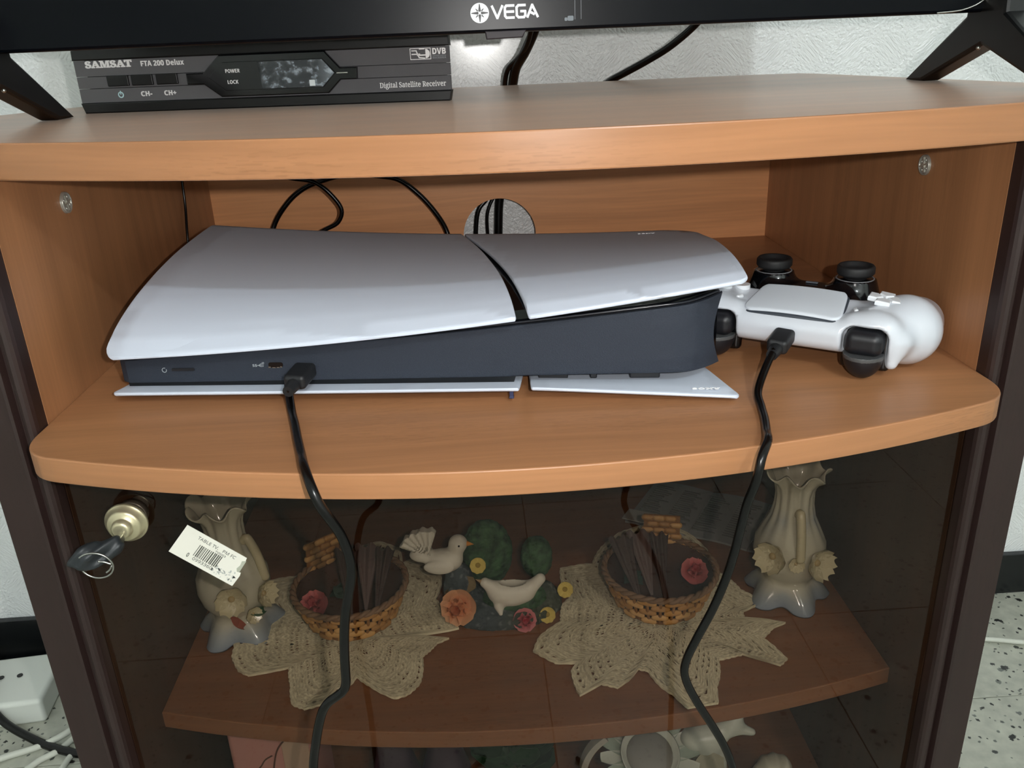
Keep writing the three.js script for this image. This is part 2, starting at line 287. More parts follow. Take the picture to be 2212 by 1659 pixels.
  putW(door, 'lock', [turn(lathe([[0, 0.0135], [0.0035, 0.0135], [0.0052, 0.0128], [0.0058, 0.0105], [0.0062, 0.0092], [0.0085, 0.0088], [0.0098, 0.0076], [0.0104, 0.0052], [0.0118, 0.0046], [0.0122, 0.0036], [0.0120, 0.0024], [0.0100, 0.0006], [0, 0.0006]], 44)).translate(...L, 0.3700)], M.brass);
  putW(door, 'lock_nut', [turn(lathe([[0, -0.016], [0.0048, -0.016], [0.0052, -0.0155], [0.0052, -0.007], [0.0085, -0.0065], [0.0088, -0.002], [0.0088, -0.0005], [0, -0.0005]], 32)).translate(...L, 0.3675)], M.zinc);
}
{
  // key in the lock: blade, twisted plastic bow, sprung wire ring
  const k = thing('key', 'small key with a dark plastic bow and open wire ring stuck in the cabinet lock', 'key', [-0.2290, -0.0605, 0.3836]);
  putW(k, 'blade', box(-0.2300, -0.2272, -0.0660, -0.0618, 0.3835, 0.3890, 0.0004), M.steel);
  const f = (x, y, z) => {
    const a = sdCap(x, y, z, [-0.2300, -0.0640, 0.3900], [-0.2430, -0.0640, 0.3990], 0.0042, 0.0046), b = sdCap(x, y, z, [-0.2430, -0.0640, 0.3990], [-0.2480, -0.0675, 0.4010], 0.0046, 0.0036), c = sdCap(x, y, z, [-0.2300, -0.0675, 0.3905], [-0.2430, -0.0705, 0.4000], 0.0032, 0.0036);
    return smin(smin(a, b, 0.003), c, 0.0022) + 0.0006 * Math.sin((x - y) * 700 + z * 300);
  };
  putW(k, 'bow', field(f, [-0.260, -0.090, 0.380], [-0.220, -0.058, 0.410], 0.0009), std(0x24282b, 0.5));
  const ring = lin(40, 2.3, 2.3 - 5.9).map((a, i) => [-0.2372 + (0.0098 - i * 0.00003) * Math.cos(a), -0.0700 + (0.0092 - i * 0.00004) * Math.sin(a), 0.4015 + 0.0022 * Math.sin(a * 0.5) + i * 0.00005]);
  putW(k, 'ring', capped(ring, 0.00055, 120, 6), M.steel);
  putW(k, 'ring', capped([[-0.2284, -0.0683, 0.4035], [-0.2314, -0.0666, 0.4038], [-0.2339, -0.0660, 0.4040]], 0.00055, 20, 6), M.steel);
  putW(k, 'ring', capped([[-0.2280, -0.0696, 0.4036], [-0.2296, -0.0720, 0.4036], [-0.2314, -0.0734, 0.4036]], 0.00055, 20, 6), M.steel);
}
{
  // torn price sticker on the outside of the glass
  const P = [[-0.2113, -0.0844], [-0.1991, -0.0661], [-0.1719, -0.0907], [-0.1786, -0.1114]];
  const o = V(-0.2113, -0.0844, 0.3684), ex = V(-0.1786 + 0.2113, -0.1114 + 0.0844, 0), ey = V(-0.1991 + 0.2113, -0.0661 + 0.0844, 0), L = ex.length(), H = ey.length();
  const ang = Math.atan2(ex.y, ex.x);
  const st = thing('price_sticker', 'torn white barcode sticker stuck slanting on the glass door beside the lock', 'sticker', [o.x, o.y, o.z]); st.rotation.z = ang; st.updateMatrixWorld(true);
  const outline = [[0, 0], [L, 0], [L, H * 0.40], [L * 0.985, H * 0.50], [L * 0.93, H * 0.47], [L * 0.90, H * 0.56], [L * 0.915, H * 0.70], [L * 0.90, H * 0.84], [L * 0.94, H * 0.90], [L * 0.93, H], [0, H]];
  put(st, 'paper', extrude(poly(outline), 0.0003), M.paper);
  put(st, 'backing', extrude(poly([[L * 0.9, H * 0.44], [L * 0.965, H * 0.46], [L * 0.95, H * 0.9], [L * 0.9, H * 0.92]]), 0.00015), std(0xaeb0a0, 0.8));
  const bars = []; seed = 41; let x = L * 0.30;
  while (x < L * 0.64) { const w = rr(0.00025, 0.0008); bars.push(box(x, x + w, H * 0.26, H * 0.66, 0.0003, 0.00042)); x += w + rr(0.0003, 0.0007); }
  put(st, 'barcode', bars, std(0x55574f, 0.9));
  put(st, 'lettering', [text('TABLE TV.   PM FC', 'sans_regular', L * 0.22, L * 0.80, H * 0.78, H * 0.88, 0.00045), text('TV0003', 'sans_regular', L * 0.52, L * 0.68, H * 0.68, H * 0.74, 0.00045), text('0993360', 'sans_regular', L * 0.32, L * 0.62, H * 0.13, H * 0.23, 0.00045), text('0', 'sans_bold', L * 0.225, L * 0.255, H * 0.13, H * 0.27, 0.00045)], std(0x6a6c66, 0.9));
  const wear = []; for (let i = 0; i < 34; i++) { const px = rr(L * 0.62, L * 0.95), py = rr(H * 0.06, H * 0.42); wear.push(new THREE.CircleGeometry(rr(0.0003, 0.0009), 7).scale(1.6, 0.7, 1).rotateZ(rr(0, 3)).translate(px, py, 0.00036)); }
  put(st, 'scuff', wear, std(0xb9bcb6, 0.9));
}

// ---------------------------------------------------------------- the television
{
  const t = thing('television', 'black flat screen television standing on splayed feet on the cabinet top', 'television', [-0.004, BOARD, 0.27]);
  const B = 0.1903, TOPY = 0.56, XL = -0.292, XR = 0.2865;
  const roundFrame = (x0, x1, y0, y1, r) => roundedShape(x1 - x0, y1 - y0, r, (x0 + x1) / 2, (y0 + y1) / 2);
  const fr = roundFrame(XL, XR, B, TOPY, 0.006); const ho = new THREE.Path(); const hx0 = XL + 0.012, hx1 = XR - 0.012, hy0 = B + 0.034, hy1 = TOPY - 0.012;
  ho.moveTo(hx0, hy0); ho.lineTo(hx0, hy1); ho.lineTo(hx1, hy1); ho.lineTo(hx1, hy0); ho.closePath(); fr.holes.push(ho);
  putW(t, 'bezel', extrude(fr, 0.028, 0.0018).translate(0, 0, 0.257), M.rim);
  putW(t, 'screen', box(hx0 - 0.002, hx1 + 0.002, hy0 - 0.002, hy1 + 0.002, 0.262, 0.2815), std(0x05060a, 0.18));
  putW(t, 'rear_housing', box(-0.235, 0.226, 0.262, 0.53, 0.205, 0.2575, 0.012), M.black);
  putW(t, 'edge_trim', tube([[XR - 0.034, B + 0.0004, 0.2852], [XR - 0.018, B + 0.0018, 0.2854], [XR - 0.008, B + 0.0060, 0.2855], [XR - 0.002, B + 0.013, 0.2855]], 0.0006, 24, 6), M.steel, 'thin silver trim at the lower right corner');
  for (const s of [-1, 1]) {
    const cx = s < 0 ? -0.287 : 0.2865;
    // a splayed foot: one prong to the front, one to the back
    const sh = new THREE.Shape(); const z = q => q;
    sh.moveTo(-0.085, 0.0002); sh.lineTo(-0.063, 0.0002); sh.lineTo(0.000, 0.0225); sh.lineTo(0.069, 0.0002); sh.lineTo(0.092, 0.0002); sh.lineTo(0.020, 0.0400); sh.lineTo(0.018, 0.060); sh.lineTo(-0.018, 0.060); sh.lineTo(-0.020, 0.0385); sh.closePath();
    const g = extrude(sh, 0.014, 0.0022).translate(0, 0, -0.007).rotateY(-Math.PI / 2);   // x of the shape runs along +z
    const leg = putW(t, 'leg', g.translate(cx, BOARD, 0.287 + 0.001).rotateY(0), M.black);
    leg.castShadow = true;
    putW(leg, 'screw', new THREE.SphereGeometry(0.0012, 10, 8).translate(cx - s * 0.0072, BOARD + 0.021, 0.287), M.steel);
  }
  // emblem and lettering on the lower rim
  const zf = 0.28515, disc = new THREE.Shape(); disc.absarc(0, 0, 0.0052, 0, Math.PI * 2);
  for (let q = 0; q < 4; q++) { const a = q * Math.PI / 2, h = new THREE.Path(), P = (r, da) => [r * Math.cos(a + da), r * Math.sin(a + da)]; h.moveTo(...P(0.0047, -0.05)); h.lineTo(...P(0.0012, -0.75)); h.lineTo(...P(0.0006, 0)); h.lineTo(...P(0.0012, 0.75)); h.lineTo(...P(0.0047, 0.05)); h.closePath(); disc.holes.push(h); }
  for (let q = 0; q < 4; q++) { const a = q * Math.PI / 2 + Math.PI / 4, h = new THREE.Path(), P = (r, da) => [r * Math.cos(a + da), r * Math.sin(a + da)]; h.moveTo(...P(0.0032, -0.05)); h.lineTo(...P(0.0016, -0.28)); h.lineTo(...P(0.0016, 0.28)); h.lineTo(...P(0.0032, 0.05)); h.closePath(); disc.holes.push(h); }
  putW(t, 'emblem', extrude(disc, 0.0003, 0, { curveSegments: 40 }).translate(-0.0110, 0.2008, zf), std(0xf2f6fa, 0.5), 'round white compass emblem');
  const w = 0.0013, d = 0.0003, y0 = 0.1978, y1 = 0.2040, ltr = [];
  const S = (p, c) => ltr.push(stroke(p, w, d, c).translate(0, 0, ltr.length * 2.5e-5));
  S([[-0.0040, y1], [-0.0012, y0], [0.0018, y1]]);
  S([[0.0082, y1], [0.0040, y1], [0.0032, y1 - 0.001], [0.0032, y0 + 0.001], [0.0040, y0], [0.0082, y0]]); S([[0.0040, (y0 + y1) / 2], [0.0080, (y0 + y1) / 2]]);
  S([[0.0146, y1], [0.0108, y1], [0.0098, y1 - 0.001], [0.0098, y0 + 0.001], [0.0108, y0], [0.0138, y0], [0.0146, y0 + 0.001], [0.0146, (y0 + y1) / 2], [0.0122, (y0 + y1) / 2]]);
  S([[0.0158, y0], [0.0186, y1], [0.0216, y0]]); S([[0.0180, y0 + 0.0022], [0.0196, y0 + 0.0014]]);
  putW(t, 'lettering', mergeGeometries(ltr).translate(0, 0, zf), std(0xf2f6fa, 0.5), 'white brand lettering');
  // the clear receiver window that hangs under the rim
  putW(t, 'sensor_window', extrude(poly([[-0.0085, 0.1912], [0.0150, 0.1912], [0.0128, 0.1872], [-0.0078, 0.1868]]), 0.006, 0.0006).translate(0, 0, 0.279), phy(0x2a2428, 0.5, { specularIntensity: 0.6 }), 'glossy receiver window under the logo');
  const icon = [roundedShape(0.0034, 0.0026, 0.0008, 0.0402, 0.1962), roundedShape(0.0016, 0.0018, 0.0006, 0.0376, 0.1958)];
  putW(t, 'icon', icon.map(s => extrude(s, 0.0002).translate(0, 0, zf)), std(0x70777d, 0.6), 'small grey printed mark');
  for (const x of [0.0425, 0.0460]) putW(t, 'tape_edge', box(x, x + 0.0004, 0.1955, 0.2085, 0.2850, 0.2853), phy(0x3c4148, 0.4), 'edge of a strip of clear tape');
}

// ---------------------------------------------------------------- the satellite receiver
{
  const r = thing('satellite_receiver', 'black and grey satellite receiver box with a six-sided display on the cabinet top', 'receiver', [-0.2885, BOARD, 0.170], -0.135);
  const W = 0.2605, H = 0.0418, fas = std(0x828286, 0.44, 0.5, { bumpMap: speckBump, bumpScale: 0.00012 });
  put(r, 'case', box(0.006, W - 0.0200, 0.0015, H - 0.0022, -0.115, -0.0046, 0.001), M.black);
  put(r, 'top_trim', extrude(poly([[0, 0.0344], [W, 0.0344], [W - 0.0004, H - 0.001], [W - 0.0035, H], [0.0035, H], [0.0004, H - 0.001]]), 0.0085, 0.0008).translate(0, 0, -0.0085), M.black);
  put(r, 'bottom_trim', extrude(poly([[0.0020, 0], [W - 0.0015, 0], [W, 0.0068], [0, 0.0068]]), 0.0085, 0.0008).translate(0, 0, -0.0085), M.black);
  for (const [a, b] of [[0.0069, 0.01595], [0.01625, 0.02375], [0.02405, 0.0343]]) put(r, 'fascia_strip', box(0.0006, W - 0.0006, a, b, -0.006, -0.0008, 0.00025), fas);
  const hex = poly([[0.0799, 0.0165], [0.0915, 0.0162], [0.1025, 0.0078], [0.1772, 0.0078], [0.1862, 0.0160], [0.1975, 0.0160], [0.1980, 0.0236], [0.1866, 0.0236], [0.1770, 0.0343], [0.1045, 0.0343], [0.0920, 0.0236], [0.0799, 0.0236]]);
  put(r, 'display_frame', extrude(hex, 0.0042, 0.0006).translate(0, 0, -0.0020), M.gloss);
  put(r, 'display_window', extrude(poly([[0.0955, 0.0205], [0.1065, 0.0118], [0.1742, 0.0118], [0.1835, 0.0205], [0.1752, 0.0298], [0.1065, 0.0298]]), 0.0010, 0.0002).translate(0, 0, 0.0015), M.gloss);
  // wrinkled protective film on the window, a bluish reflection painted into its haze
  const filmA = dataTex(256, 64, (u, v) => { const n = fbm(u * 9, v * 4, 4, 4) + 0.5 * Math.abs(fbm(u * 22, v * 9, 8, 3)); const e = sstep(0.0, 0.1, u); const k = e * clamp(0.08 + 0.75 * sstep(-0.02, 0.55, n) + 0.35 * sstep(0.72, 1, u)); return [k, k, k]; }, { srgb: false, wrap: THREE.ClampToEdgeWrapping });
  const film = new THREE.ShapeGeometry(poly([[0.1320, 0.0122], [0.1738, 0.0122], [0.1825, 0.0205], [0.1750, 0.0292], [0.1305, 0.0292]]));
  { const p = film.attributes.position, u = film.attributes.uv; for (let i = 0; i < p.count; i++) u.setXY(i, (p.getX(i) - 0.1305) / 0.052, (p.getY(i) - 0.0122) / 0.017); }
  put(r, 'film_reflection', film.translate(0, 0, 0.0028), phy(0xb9c8d2, 0.3, { alphaMap: filmA, transparent: true, side: THREE.DoubleSide }), 'hazy protective film with a painted bluish reflection');
  put(r, 'white_square', box(0.1650, 0.1688, 0.0128, 0.0166, 0.0026, 0.0030, 0.0001), std(0xe8f2f4, 0.5), 'small white square on the display');  // plain white square set on the window
  put(r, 'glint_strip', box(0.1840, 0.1915, 0.0200, 0.0206, 0.0021, 0.0024), M.steel, 'glint on the seam right of the display, made as a bright strip');  // a glint built in as a thin steel strip
  for (const x of [0.0225, 0.0398, 0.0575]) put(r, 'button', box(x, x + 0.0152, 0.0172, 0.0242, -0.0028, 0.0006, 0.0006), M.black);
  const z = -0.0006;
  put(r, 'lettering', text('SAMSAT', 'serif_bold', 0.0085, 0.0423, 0.0293, 0.0340, z, 0.0003, 0.06), M.print, 'white serif brand lettering');
  put(r, 'lettering', text('FTA 200 Delux', 'sans_bold', 0.0483, 0.0788, 0.0293, 0.0330, z, 0.0003, 0.02), M.print);
  put(r, 'lettering', [text('CH-', 'sans_bold', 0.0445, 0.0525, 0.0101, 0.0134, z, 0.0003, 0.02), text('CH+', 'sans_bold', 0.0612, 0.0698, 0.0101, 0.0134, z, 0.0003, 0.02)], M.print);
  put(r, 'power_symbol', [stroke(arcPts(0.0300, 0.0116, 0.0017, Math.PI * 0.62, Math.PI * 2.38, 20), 0.0007, 0.0003).translate(0, 0, z - 0.0003), box(0.0297, 0.0303, 0.0117, 0.0142, z - 0.0003, z)], std(0xc9eef2, 0.6));
  put(r, 'lettering', [text('POWER', 'sans_bold', 0.1080, 0.1180, 0.0230, 0.0254, 0.0027, 0.0002), text('LOCK', 'sans_bold', 0.1085, 0.1160, 0.0160, 0.0184, 0.0027, 0.0002)], M.print);
  put(r, 'lettering', text('Digital Satellite Receiver', 'serif_regular', 0.2118, 0.2568, 0.0085, 0.0130, z, 0.0003, 0.012), M.print);
  put(r, 'lettering', text('DVB', 'sans_bold', 0.2490, 0.2580, 0.0294, 0.0332, z, 0.0003, 0.02), M.print);
  put(r, 'lettering', [text('SATELLITE', 'sans_bold', 0.2490, 0.2580, 0.0280, 0.0289, z, 0.0003), text('RECEIVER', 'sans_bold', 0.2490, 0.2580, 0.0267, 0.0276, z, 0.0003)], M.printGrey);
  const lg = []; const a = 0.2342, b = 0.2478, y0 = 0.0266, y1 = 0.0333, zz = z - 0.0003;
  lg.push(stroke([[a, y0], [b, y0], [b, y1], [a, y1]], 0.0004, 0.0003, true).translate(0, 0, zz));
  lg.push(extrude((() => { const s = new THREE.Shape(); s.absarc(b - 0.0034, (y0 + y1) / 2, 0.0029, -Math.PI / 2, Math.PI / 2); return s; })(), 0.0003).translate(0, 0, zz));
  lg.push(box(a + 0.0008, a + 0.0066, 0.0294, 0.0301, zz, z), box(a + 0.0044, b - 0.0034, 0.0287, 0.0295, zz, z), stroke([[a + 0.0040, 0.0318], [a + 0.0058, 0.0276], [b - 0.0040, 0.0272]], 0.0007, 0.0003).translate(0, 0, zz), box(a + 0.0008, a + 0.0044, 0.0316, 0.0322, zz, z), box(a + 0.006, b - 0.004, 0.0326, 0.0331, zz, z));
  put(r, 'logo', lg, M.print, 'white printed broadcast logo');
  for (const x of [0.02, W - 0.03]) for (const q of [-0.02, -0.105]) put(r, 'foot', new THREE.CylinderGeometry(0.005, 0.005, 0.0016, 16).translate(x, 0.0008, q), M.rubber);
}

// ---------------------------------------------------------------- cables behind and under the television
{
  const c = (name, label, pts, r, n = 70) => tag(put(scene, name, mergeGeometries(capped(pts, r, n, 10).map(flat)), M.cord), label, 'cable');
  c('black_cable', 'thick black cable hanging from the television beside the receiver', [[0.042, 0.215, 0.10], [0.0365, 0.1935, 0.08], [0.0300, 0.1775, 0.06], [0.0232, 0.1640, 0.036], [0.0212, 0.152, 0.018], [0.0210, 0.142, 0.000], [0.0208, 0.131, -0.0125], [0.0150, 0.08, -0.0155], [0.0060, 0.045, -0.017], [0.0030, 0.010, -0.016], [0.0010, -0.02, -0.016]], 0.0042, 90);
  c('black_cable', 'thin black cable looping beside the thick one at the back edge of the top', [[0.034, 0.200, 0.10], [0.0300, 0.181, 0.07], [0.0230, 0.170, 0.045], [0.0165, 0.163, 0.030], [0.0142, 0.154, 0.018], [0.0140, 0.142, 0.000], [0.0135, 0.131, -0.0125], [0.004, 0.07, -0.016], [-0.006, 0.046, -0.018], [-0.0145, 0.036, -0.0165], [-0.0185, 0.016, -0.016], [-0.019, -0.02, -0.016]], 0.0022, 90);
  c('black_cable', 'single black cord slanting down from the television right of the logo', [[0.176, 0.220, 0.11], [0.1680, 0.1960, 0.085], [0.1485, 0.1768, 0.070], [0.1320, 0.1655, 0.055], [0.1160, 0.1560, 0.040], [0.1040, 0.1480, 0.022], [0.1005, 0.140, 0.002], [0.0990, 0.131, -0.0120], [0.098, 0.10, -0.015], [0.094, 0.03, -0.016]], 0.0030);  // the power cord of the television
  c('black_cable', 'thin black wire seen through the left of the round cable hole', [[0.004, 0.052, -0.018], [-0.0035, 0.040, -0.017], [-0.0068, 0.030, -0.0165], [-0.0072, 0.010, -0.0165], [-0.006, -0.015, -0.0165]], 0.0016, 40);
  c('thin_wire', 'thin brown-black wire running down the left inner side of the cabinet', [[-0.2602, 0.131, 0.068], [-0.2600, 0.090, 0.0755], [-0.2600, 0.070, 0.0785], [-0.2598, 0.041, 0.0890], [-0.2596, 0.003, 0.094]], 0.0011);
  c('loop_cable', 'black cable arching high across the cabinet back behind the console', [[-0.206, 0.0030, 0.03], [-0.2042, 0.0339, 0.020], [-0.1885, 0.0563, 0.020], [-0.1722, 0.0688, 0.020], [-0.1527, 0.0756, 0.020], [-0.128, 0.0800, 0.020], [-0.1027, 0.0768, 0.020], [-0.0864, 0.0729, 0.020], [-0.0687, 0.0588, 0.020], [-0.0533, 0.0390, 0.020], [-0.0458, 0.0236, 0.020], [-0.042, 0.0030, 0.025]], 0.0023, 120);
  c('loop_cable', 'black cable curling in a short hook below the top board on the left', [[-0.22, 0.0975, 0.050], [-0.1760, 0.0840, 0.055], [-0.1550, 0.0790, 0.055], [-0.1412, 0.0665, 0.055], [-0.1348, 0.0540, 0.055], [-0.1390, 0.0440, 0.055], [-0.1530, 0.0370, 0.055], [-0.170, 0.026, 0.055], [-0.19, 0.0023, 0.06]], 0.0019, 100);
}

// ---------------------------------------------------------------- the game console
const conA = Math.atan2(0.1302, 0.9915);
const con = thing('game_console', 'white and black game console lying flat on the upper shelf', 'game console', [-0.2341, 0, 0.345], -conA);
const interp = (x, xs, ys) => { let i = 0; while (i < xs.length - 2 && x > xs[i + 1]) i++; const t = (x - xs[i]) / (xs[i + 1] - xs[i]); const m = k => k <= 0 ? (ys[1] - ys[0]) / (xs[1] - xs[0]) : k >= xs.length - 1 ? (ys[k] - ys[k - 1]) / (xs[k] - xs[k - 1]) : (ys[k + 1] - ys[k - 1]) / (xs[k + 1] - xs[k - 1]); const h = xs[i + 1] - xs[i], t2 = t * t, t3 = t2 * t; return (2 * t3 - 3 * t2 + 1) * ys[i] + (t3 - 2 * t2 + t) * h * m(i) + (-2 * t3 + 3 * t2) * ys[i + 1] + (t3 - t2) * h * m(i + 1); };
{
  const bx = [0, 0.025, 0.06, 0.11, 0.16, 0.21];
  const Lp = [0.0300, 0.0425, 0.0525, 0.0605, 0.0640, 0.0650], Mp = [0.0472, 0.0530, 0.0568, 0.0575, 0.0555, 0.0520], Rp = [0.0690, 0.0702, 0.0690, 0.0640, 0.0575, 0.0520];
  const Y = (u, w) => { const b = clamp(-w, 0, 0.21), l = interp(b, bx, Lp), m = interp(b, bx, Mp), r = interp(b, bx, Rp), a = -0.004, c = 0.212, e = 0.354; return l * (u - c) * (u - e) / ((a - c) * (a - e)) + m * (u - a) * (u - e) / ((c - a) * (c - e)) + r * (u - a) * (u - c) / ((e - a) * (e - c)); };
  const BACK = -0.194;
  const gapL = w => interp(-w, [0, 0.02, 0.06, 0.10, 0.14, 0.195], [0.2346, 0.2308, 0.2215, 0.2105, 0.1985, 0.1800]);
  const gapR = w => interp(-w, [0, 0.02, 0.06, 0.10, 0.14, 0.195], [0.2412, 0.2368, 0.2265, 0.2145, 0.2010, 0.1818]);
  const leftEdge = w => -0.0005 - 0.0095 * Math.pow(-w / 0.19, 1.3);
  const cornerIn = (d, r) => d < r ? r - Math.sqrt(r * r - (r - d) ** 2) : 0;
  const cap = d => { const R = 0.0012; return d < R ? R - Math.sqrt(Math.max(0, R * R - (R - d) ** 2)) : 0; };
  function plate(uL, uR, rFL, rFR, rBL, rBR, f, th, dir) {
    const ext = t => { const w = BACK * t, d0 = -w, d1 = w - BACK; return [uL(w) + cornerIn(d0, rFL) + cornerIn(d1, rBL), uR(w) - cornerIn(d0, rFR) - cornerIn(d1, rBR), w]; };
    const surf = (s, t, off) => { const [a, b, w] = ext(t), u = lerp(a, b, s), d = Math.min(s * (b - a), (1 - s) * (b - a), -w, w - BACK); return [u, f(u, w) + off + (off === (dir > 0 ? 0 : 0) && dir > 0 === (off === 0) ? -cap(d) : cap(d)), w]; };
    const up = (s, t) => { const [a, b, w] = ext(t), u = lerp(a, b, s), d = Math.min(s * (b - a), (1 - s) * (b - a), -w, w - BACK); return [u, f(u, w) - cap(d), w]; };
    const dn = (s, t) => { const [a, b, w] = ext(t), u = lerp(a, b, s), d = Math.min(s * (b - a), (1 - s) * (b - a), -w, w - BACK); return [u, f(u, w) - th + cap(d), w]; };
    const Tt = [0, 0.0008, 0.002, 0.004, 0.008, 0.014, 0.022, 0.034, ...lin(34, 0.05, 0.95), 0.97, 0.985, 0.993, 0.998, 1];
    return solid(up, dn, edged(44, 0.004), Tt, 0.9);
  }
  const plateMat = std(0xccd4e2, 0.50);
  put(con, 'top_plate', plate(leftEdge, gapL, 0.009, 0.0015, 0.004, 0.0015, Y, 0.0028, 1), plateMat, 'larger white top cover');
  put(con, 'top_plate', plate(gapR, w => 0.3546 - 0.004 * sstep(0.10, 0.19, -w), 0.0015, 0.0055, 0.0015, 0.030, Y, 0.0028, 1), plateMat, 'smaller white top cover with a flared corner');
  // lower covers: nearly flat, the right one flaring down to the shelf
  const Yb = (u, w) => { const e = Math.exp(w / 0.028), l = interp(clamp(u, 0, 0.355), [0, 0.10, 0.2346, 0.2412, 0.30, 0.355], [0.0084, 0.0088, 0.0096, 0.0100, 0.0070, 0.0040]); return lerp(0.0034, l, e); };
  put(con, 'bottom_plate', plate(() => 0.0002, () => 0.2346, 0.004, 0.0015, 0.004, 0.0015, Yb, 0.0024, -1), plateMat);
  put(con, 'bottom_plate', plate(w => 0.2412 + 0.10 * w, w => 0.3548 + 0.30 * w, 0.0015, 0.004, 0.0015, 0.01, Yb, 0.0024, -1), plateMat, 'smaller white bottom cover flaring down at the right');
  // black core between the covers
  const coreY = (u, w) => Y(u, w) - 0.0042;
  const cU = (s, w) => lerp(0.0035, 0.3460, s), core = (s, t, top) => { const u = lerp(0.0035, 0.3445, s), w = lerp(-0.0150 - 0.0165 * Math.pow(clamp((u - 0.312) / 0.0325), 2), -0.188, t); return [u, top ? coreY(u, w) : lerp(0.0062, 0.0128, sstep(0.2300, 0.2330, u)), w]; };
  put(con, 'core', solid((s, t) => core(s, t, 1), (s, t) => core(s, t, 0), [...lin(26, 0, 0.66), 0.6636, 0.6665, 0.669, 0.672, ...lin(18, 0.69, 1)], lin(20), 0.6), M.gloss, 'glossy black core');
  // textured front band, narrow at the left and deep at the right
  const bandTop = u => interp(u, [0, 0.05, 0.15, 0.24, 0.3466], [0.0226, 0.0268, 0.0335, 0.0418, 0.0536]), bandBot = u => interp(u, [0, 0.10, 0.2280, 0.2325, 0.3466], [0.0092, 0.0100, 0.0112, 0.0116, 0.0130]);
  const bandU = (s, v) => lerp(0.0012, 0.3462 - 0.0045 * Math.sin(Math.PI * v) * s, s), bandW = u => -0.0122 - 0.016 * Math.pow(clamp((u - 0.318) / 0.028), 2.2) - 0.004 * Math.pow(clamp((0.006 - u) / 0.006), 2);
  const band = (s, v, o) => { const u = bandU(s, v), r = Math.min(v, 1 - v), e = 0.0006 * (1 - clamp(r / 0.04)) ** 2; return [u, lerp(bandBot(u), bandTop(u), v), bandW(u) - o - (o ? 0 : e)]; };
  const bandMat = std(0x232a36, 0.72, 0, { bumpMap: dataTex(512, 512, () => { const c = rnd(); return [c, c, c]; }, { srgb: false, rx: 3, ry: 0.6 }), bumpScale: 0.0002 });
  put(con, 'front_band', solid((s, v) => band(s, v, 0), (s, v) => band(s, v, 0.0035), lin(80), edged(14, 0.02), 0.5), bandMat, 'matte dark front band');
  // dark rim strip that follows the edge of the covers
  put(con, 'seam_strip', tube(lin(14, 0.10, 0.344).map(u => [u, bandTop(u) + 0.0016, bandW(u) - 0.0012]), 0.0007, 60, 6), std(0x23262d, 0.2));
  // sockets, power button and printed marks on the band
  const zf = -0.01218;
  put(con, 'power_button', extrude(roundedShape(0.0135, 0.0018, 0.0008, 0.0396, 0.0176), 0.0008, 0.0002).translate(0, 0, zf - 0.0002), M.satin);
  put(con, 'power_symbol', stroke(arcPts(0.0283, 0.0173, 0.0013, Math.PI * 0.35, Math.PI * 2.1, 18), 0.00035, 0.0002).translate(0, 0, zf), M.printGrey);
  put(con, 'usb_socket', [extrude(roundedShape(0.0084, 0.0030, 0.0014, 0.0949, 0.0199), 0.0006).translate(0, 0, zf - 0.0003)], M.gloss);
  put(con, 'socket_glint', [[0.0912, 0.0186, 0.0013, 0.0007], [0.0937, 0.0183, 0.0019, 0.0004], [0.0962, 0.0184, 0.0016, 0.0004], [0.0980, 0.0187, 0.0010, 0.0005]].map(([x, y, w, h]) => box(x - w / 2, x + w / 2, y - h / 2, y + h / 2, zf + 0.0003, zf + 0.0005)), M.steel, 'white glints on the socket lip made as steel bits');  // glints on the socket lip, built in as bits of steel
  put(con, 'usb_symbol', [text('SS', 'sans_bold', 0.0812, 0.0838, 0.0188, 0.0204, zf + 0.0002), text('10', 'sans_bold', 0.0868, 0.0882, 0.0206, 0.0216, zf + 0.0002), stroke([[0.0840, 0.0196], [0.0878, 0.0199]], 0.0003, 0.0002).translate(0, 0, zf), stroke([[0.0850, 0.0198], [0.0862, 0.0206], [0.0874, 0.0207]], 0.0003, 0.0002).translate(0, 0, zf), stroke([[0.0848, 0.0195], [0.0862, 0.0189], [0.0876, 0.0191]], 0.0003, 0.0002).translate(0, 0, zf)], M.printGrey);
  put(con, 'foot', [box(0.2290, 0.2312, 0.0034, 0.0080, -0.0040, -0.0012, 0.0004), box(0.2288, 0.2314, 0.0026, 0.0038, -0.0042, -0.0010, 0.0003)], std(0x2b3150, 0.4), 'tiny blue-grey foot');
  put(con, 'foot', new THREE.CylinderGeometry(0.006, 0.006, 0.0012, 20).translate(0.05, 0.0004, -0.05), M.rubber);
  put(con, 'foot', new THREE.CylinderGeometry(0.006, 0.006, 0.0012, 20).translate(0.30, 0.0004, -0.12), M.rubber);
  // vent ribs under the band, above the right lower cover
  for (const [x, w] of [[0.2440, 0.017], [0.2735, 0.004], [0.2960, 0.017]]) put(con, 'vent_rib', box(x, x + w, 0.0056, 0.0125, -0.0265, -0.0225, 0.0008), M.satin);
  put(con, 'lettering', text('SONY', 'serif_bold', 0.3290, 0.3440, 0, 0.0022, 0.0001).rotateX(-Math.PI / 2).translate(0, 0.00585, -0.0048), M.print, 'faint raised brand lettering');
  { const g = flat(text('SONY', 'serif_bold', 0, 0.0120, 0, 0.0026, 0.0002)), p = g.attributes.position; for (let i = 0; i < p.count; i++) { const u = 0.3090 + p.getX(i), w = -0.1740 - p.getY(i); p.setXYZ(i, u, Y(u, w) + p.getZ(i) + 0.0001, w); } g.computeVertexNormals(); put(con, 'lettering', g, M.print, 'small silver brand lettering near the back edge'); }
}
const conW = (u, y, w) => con.localToWorld(V(u, y, w)).toArray();
const plugMat = std(0x15171a, 0.55);
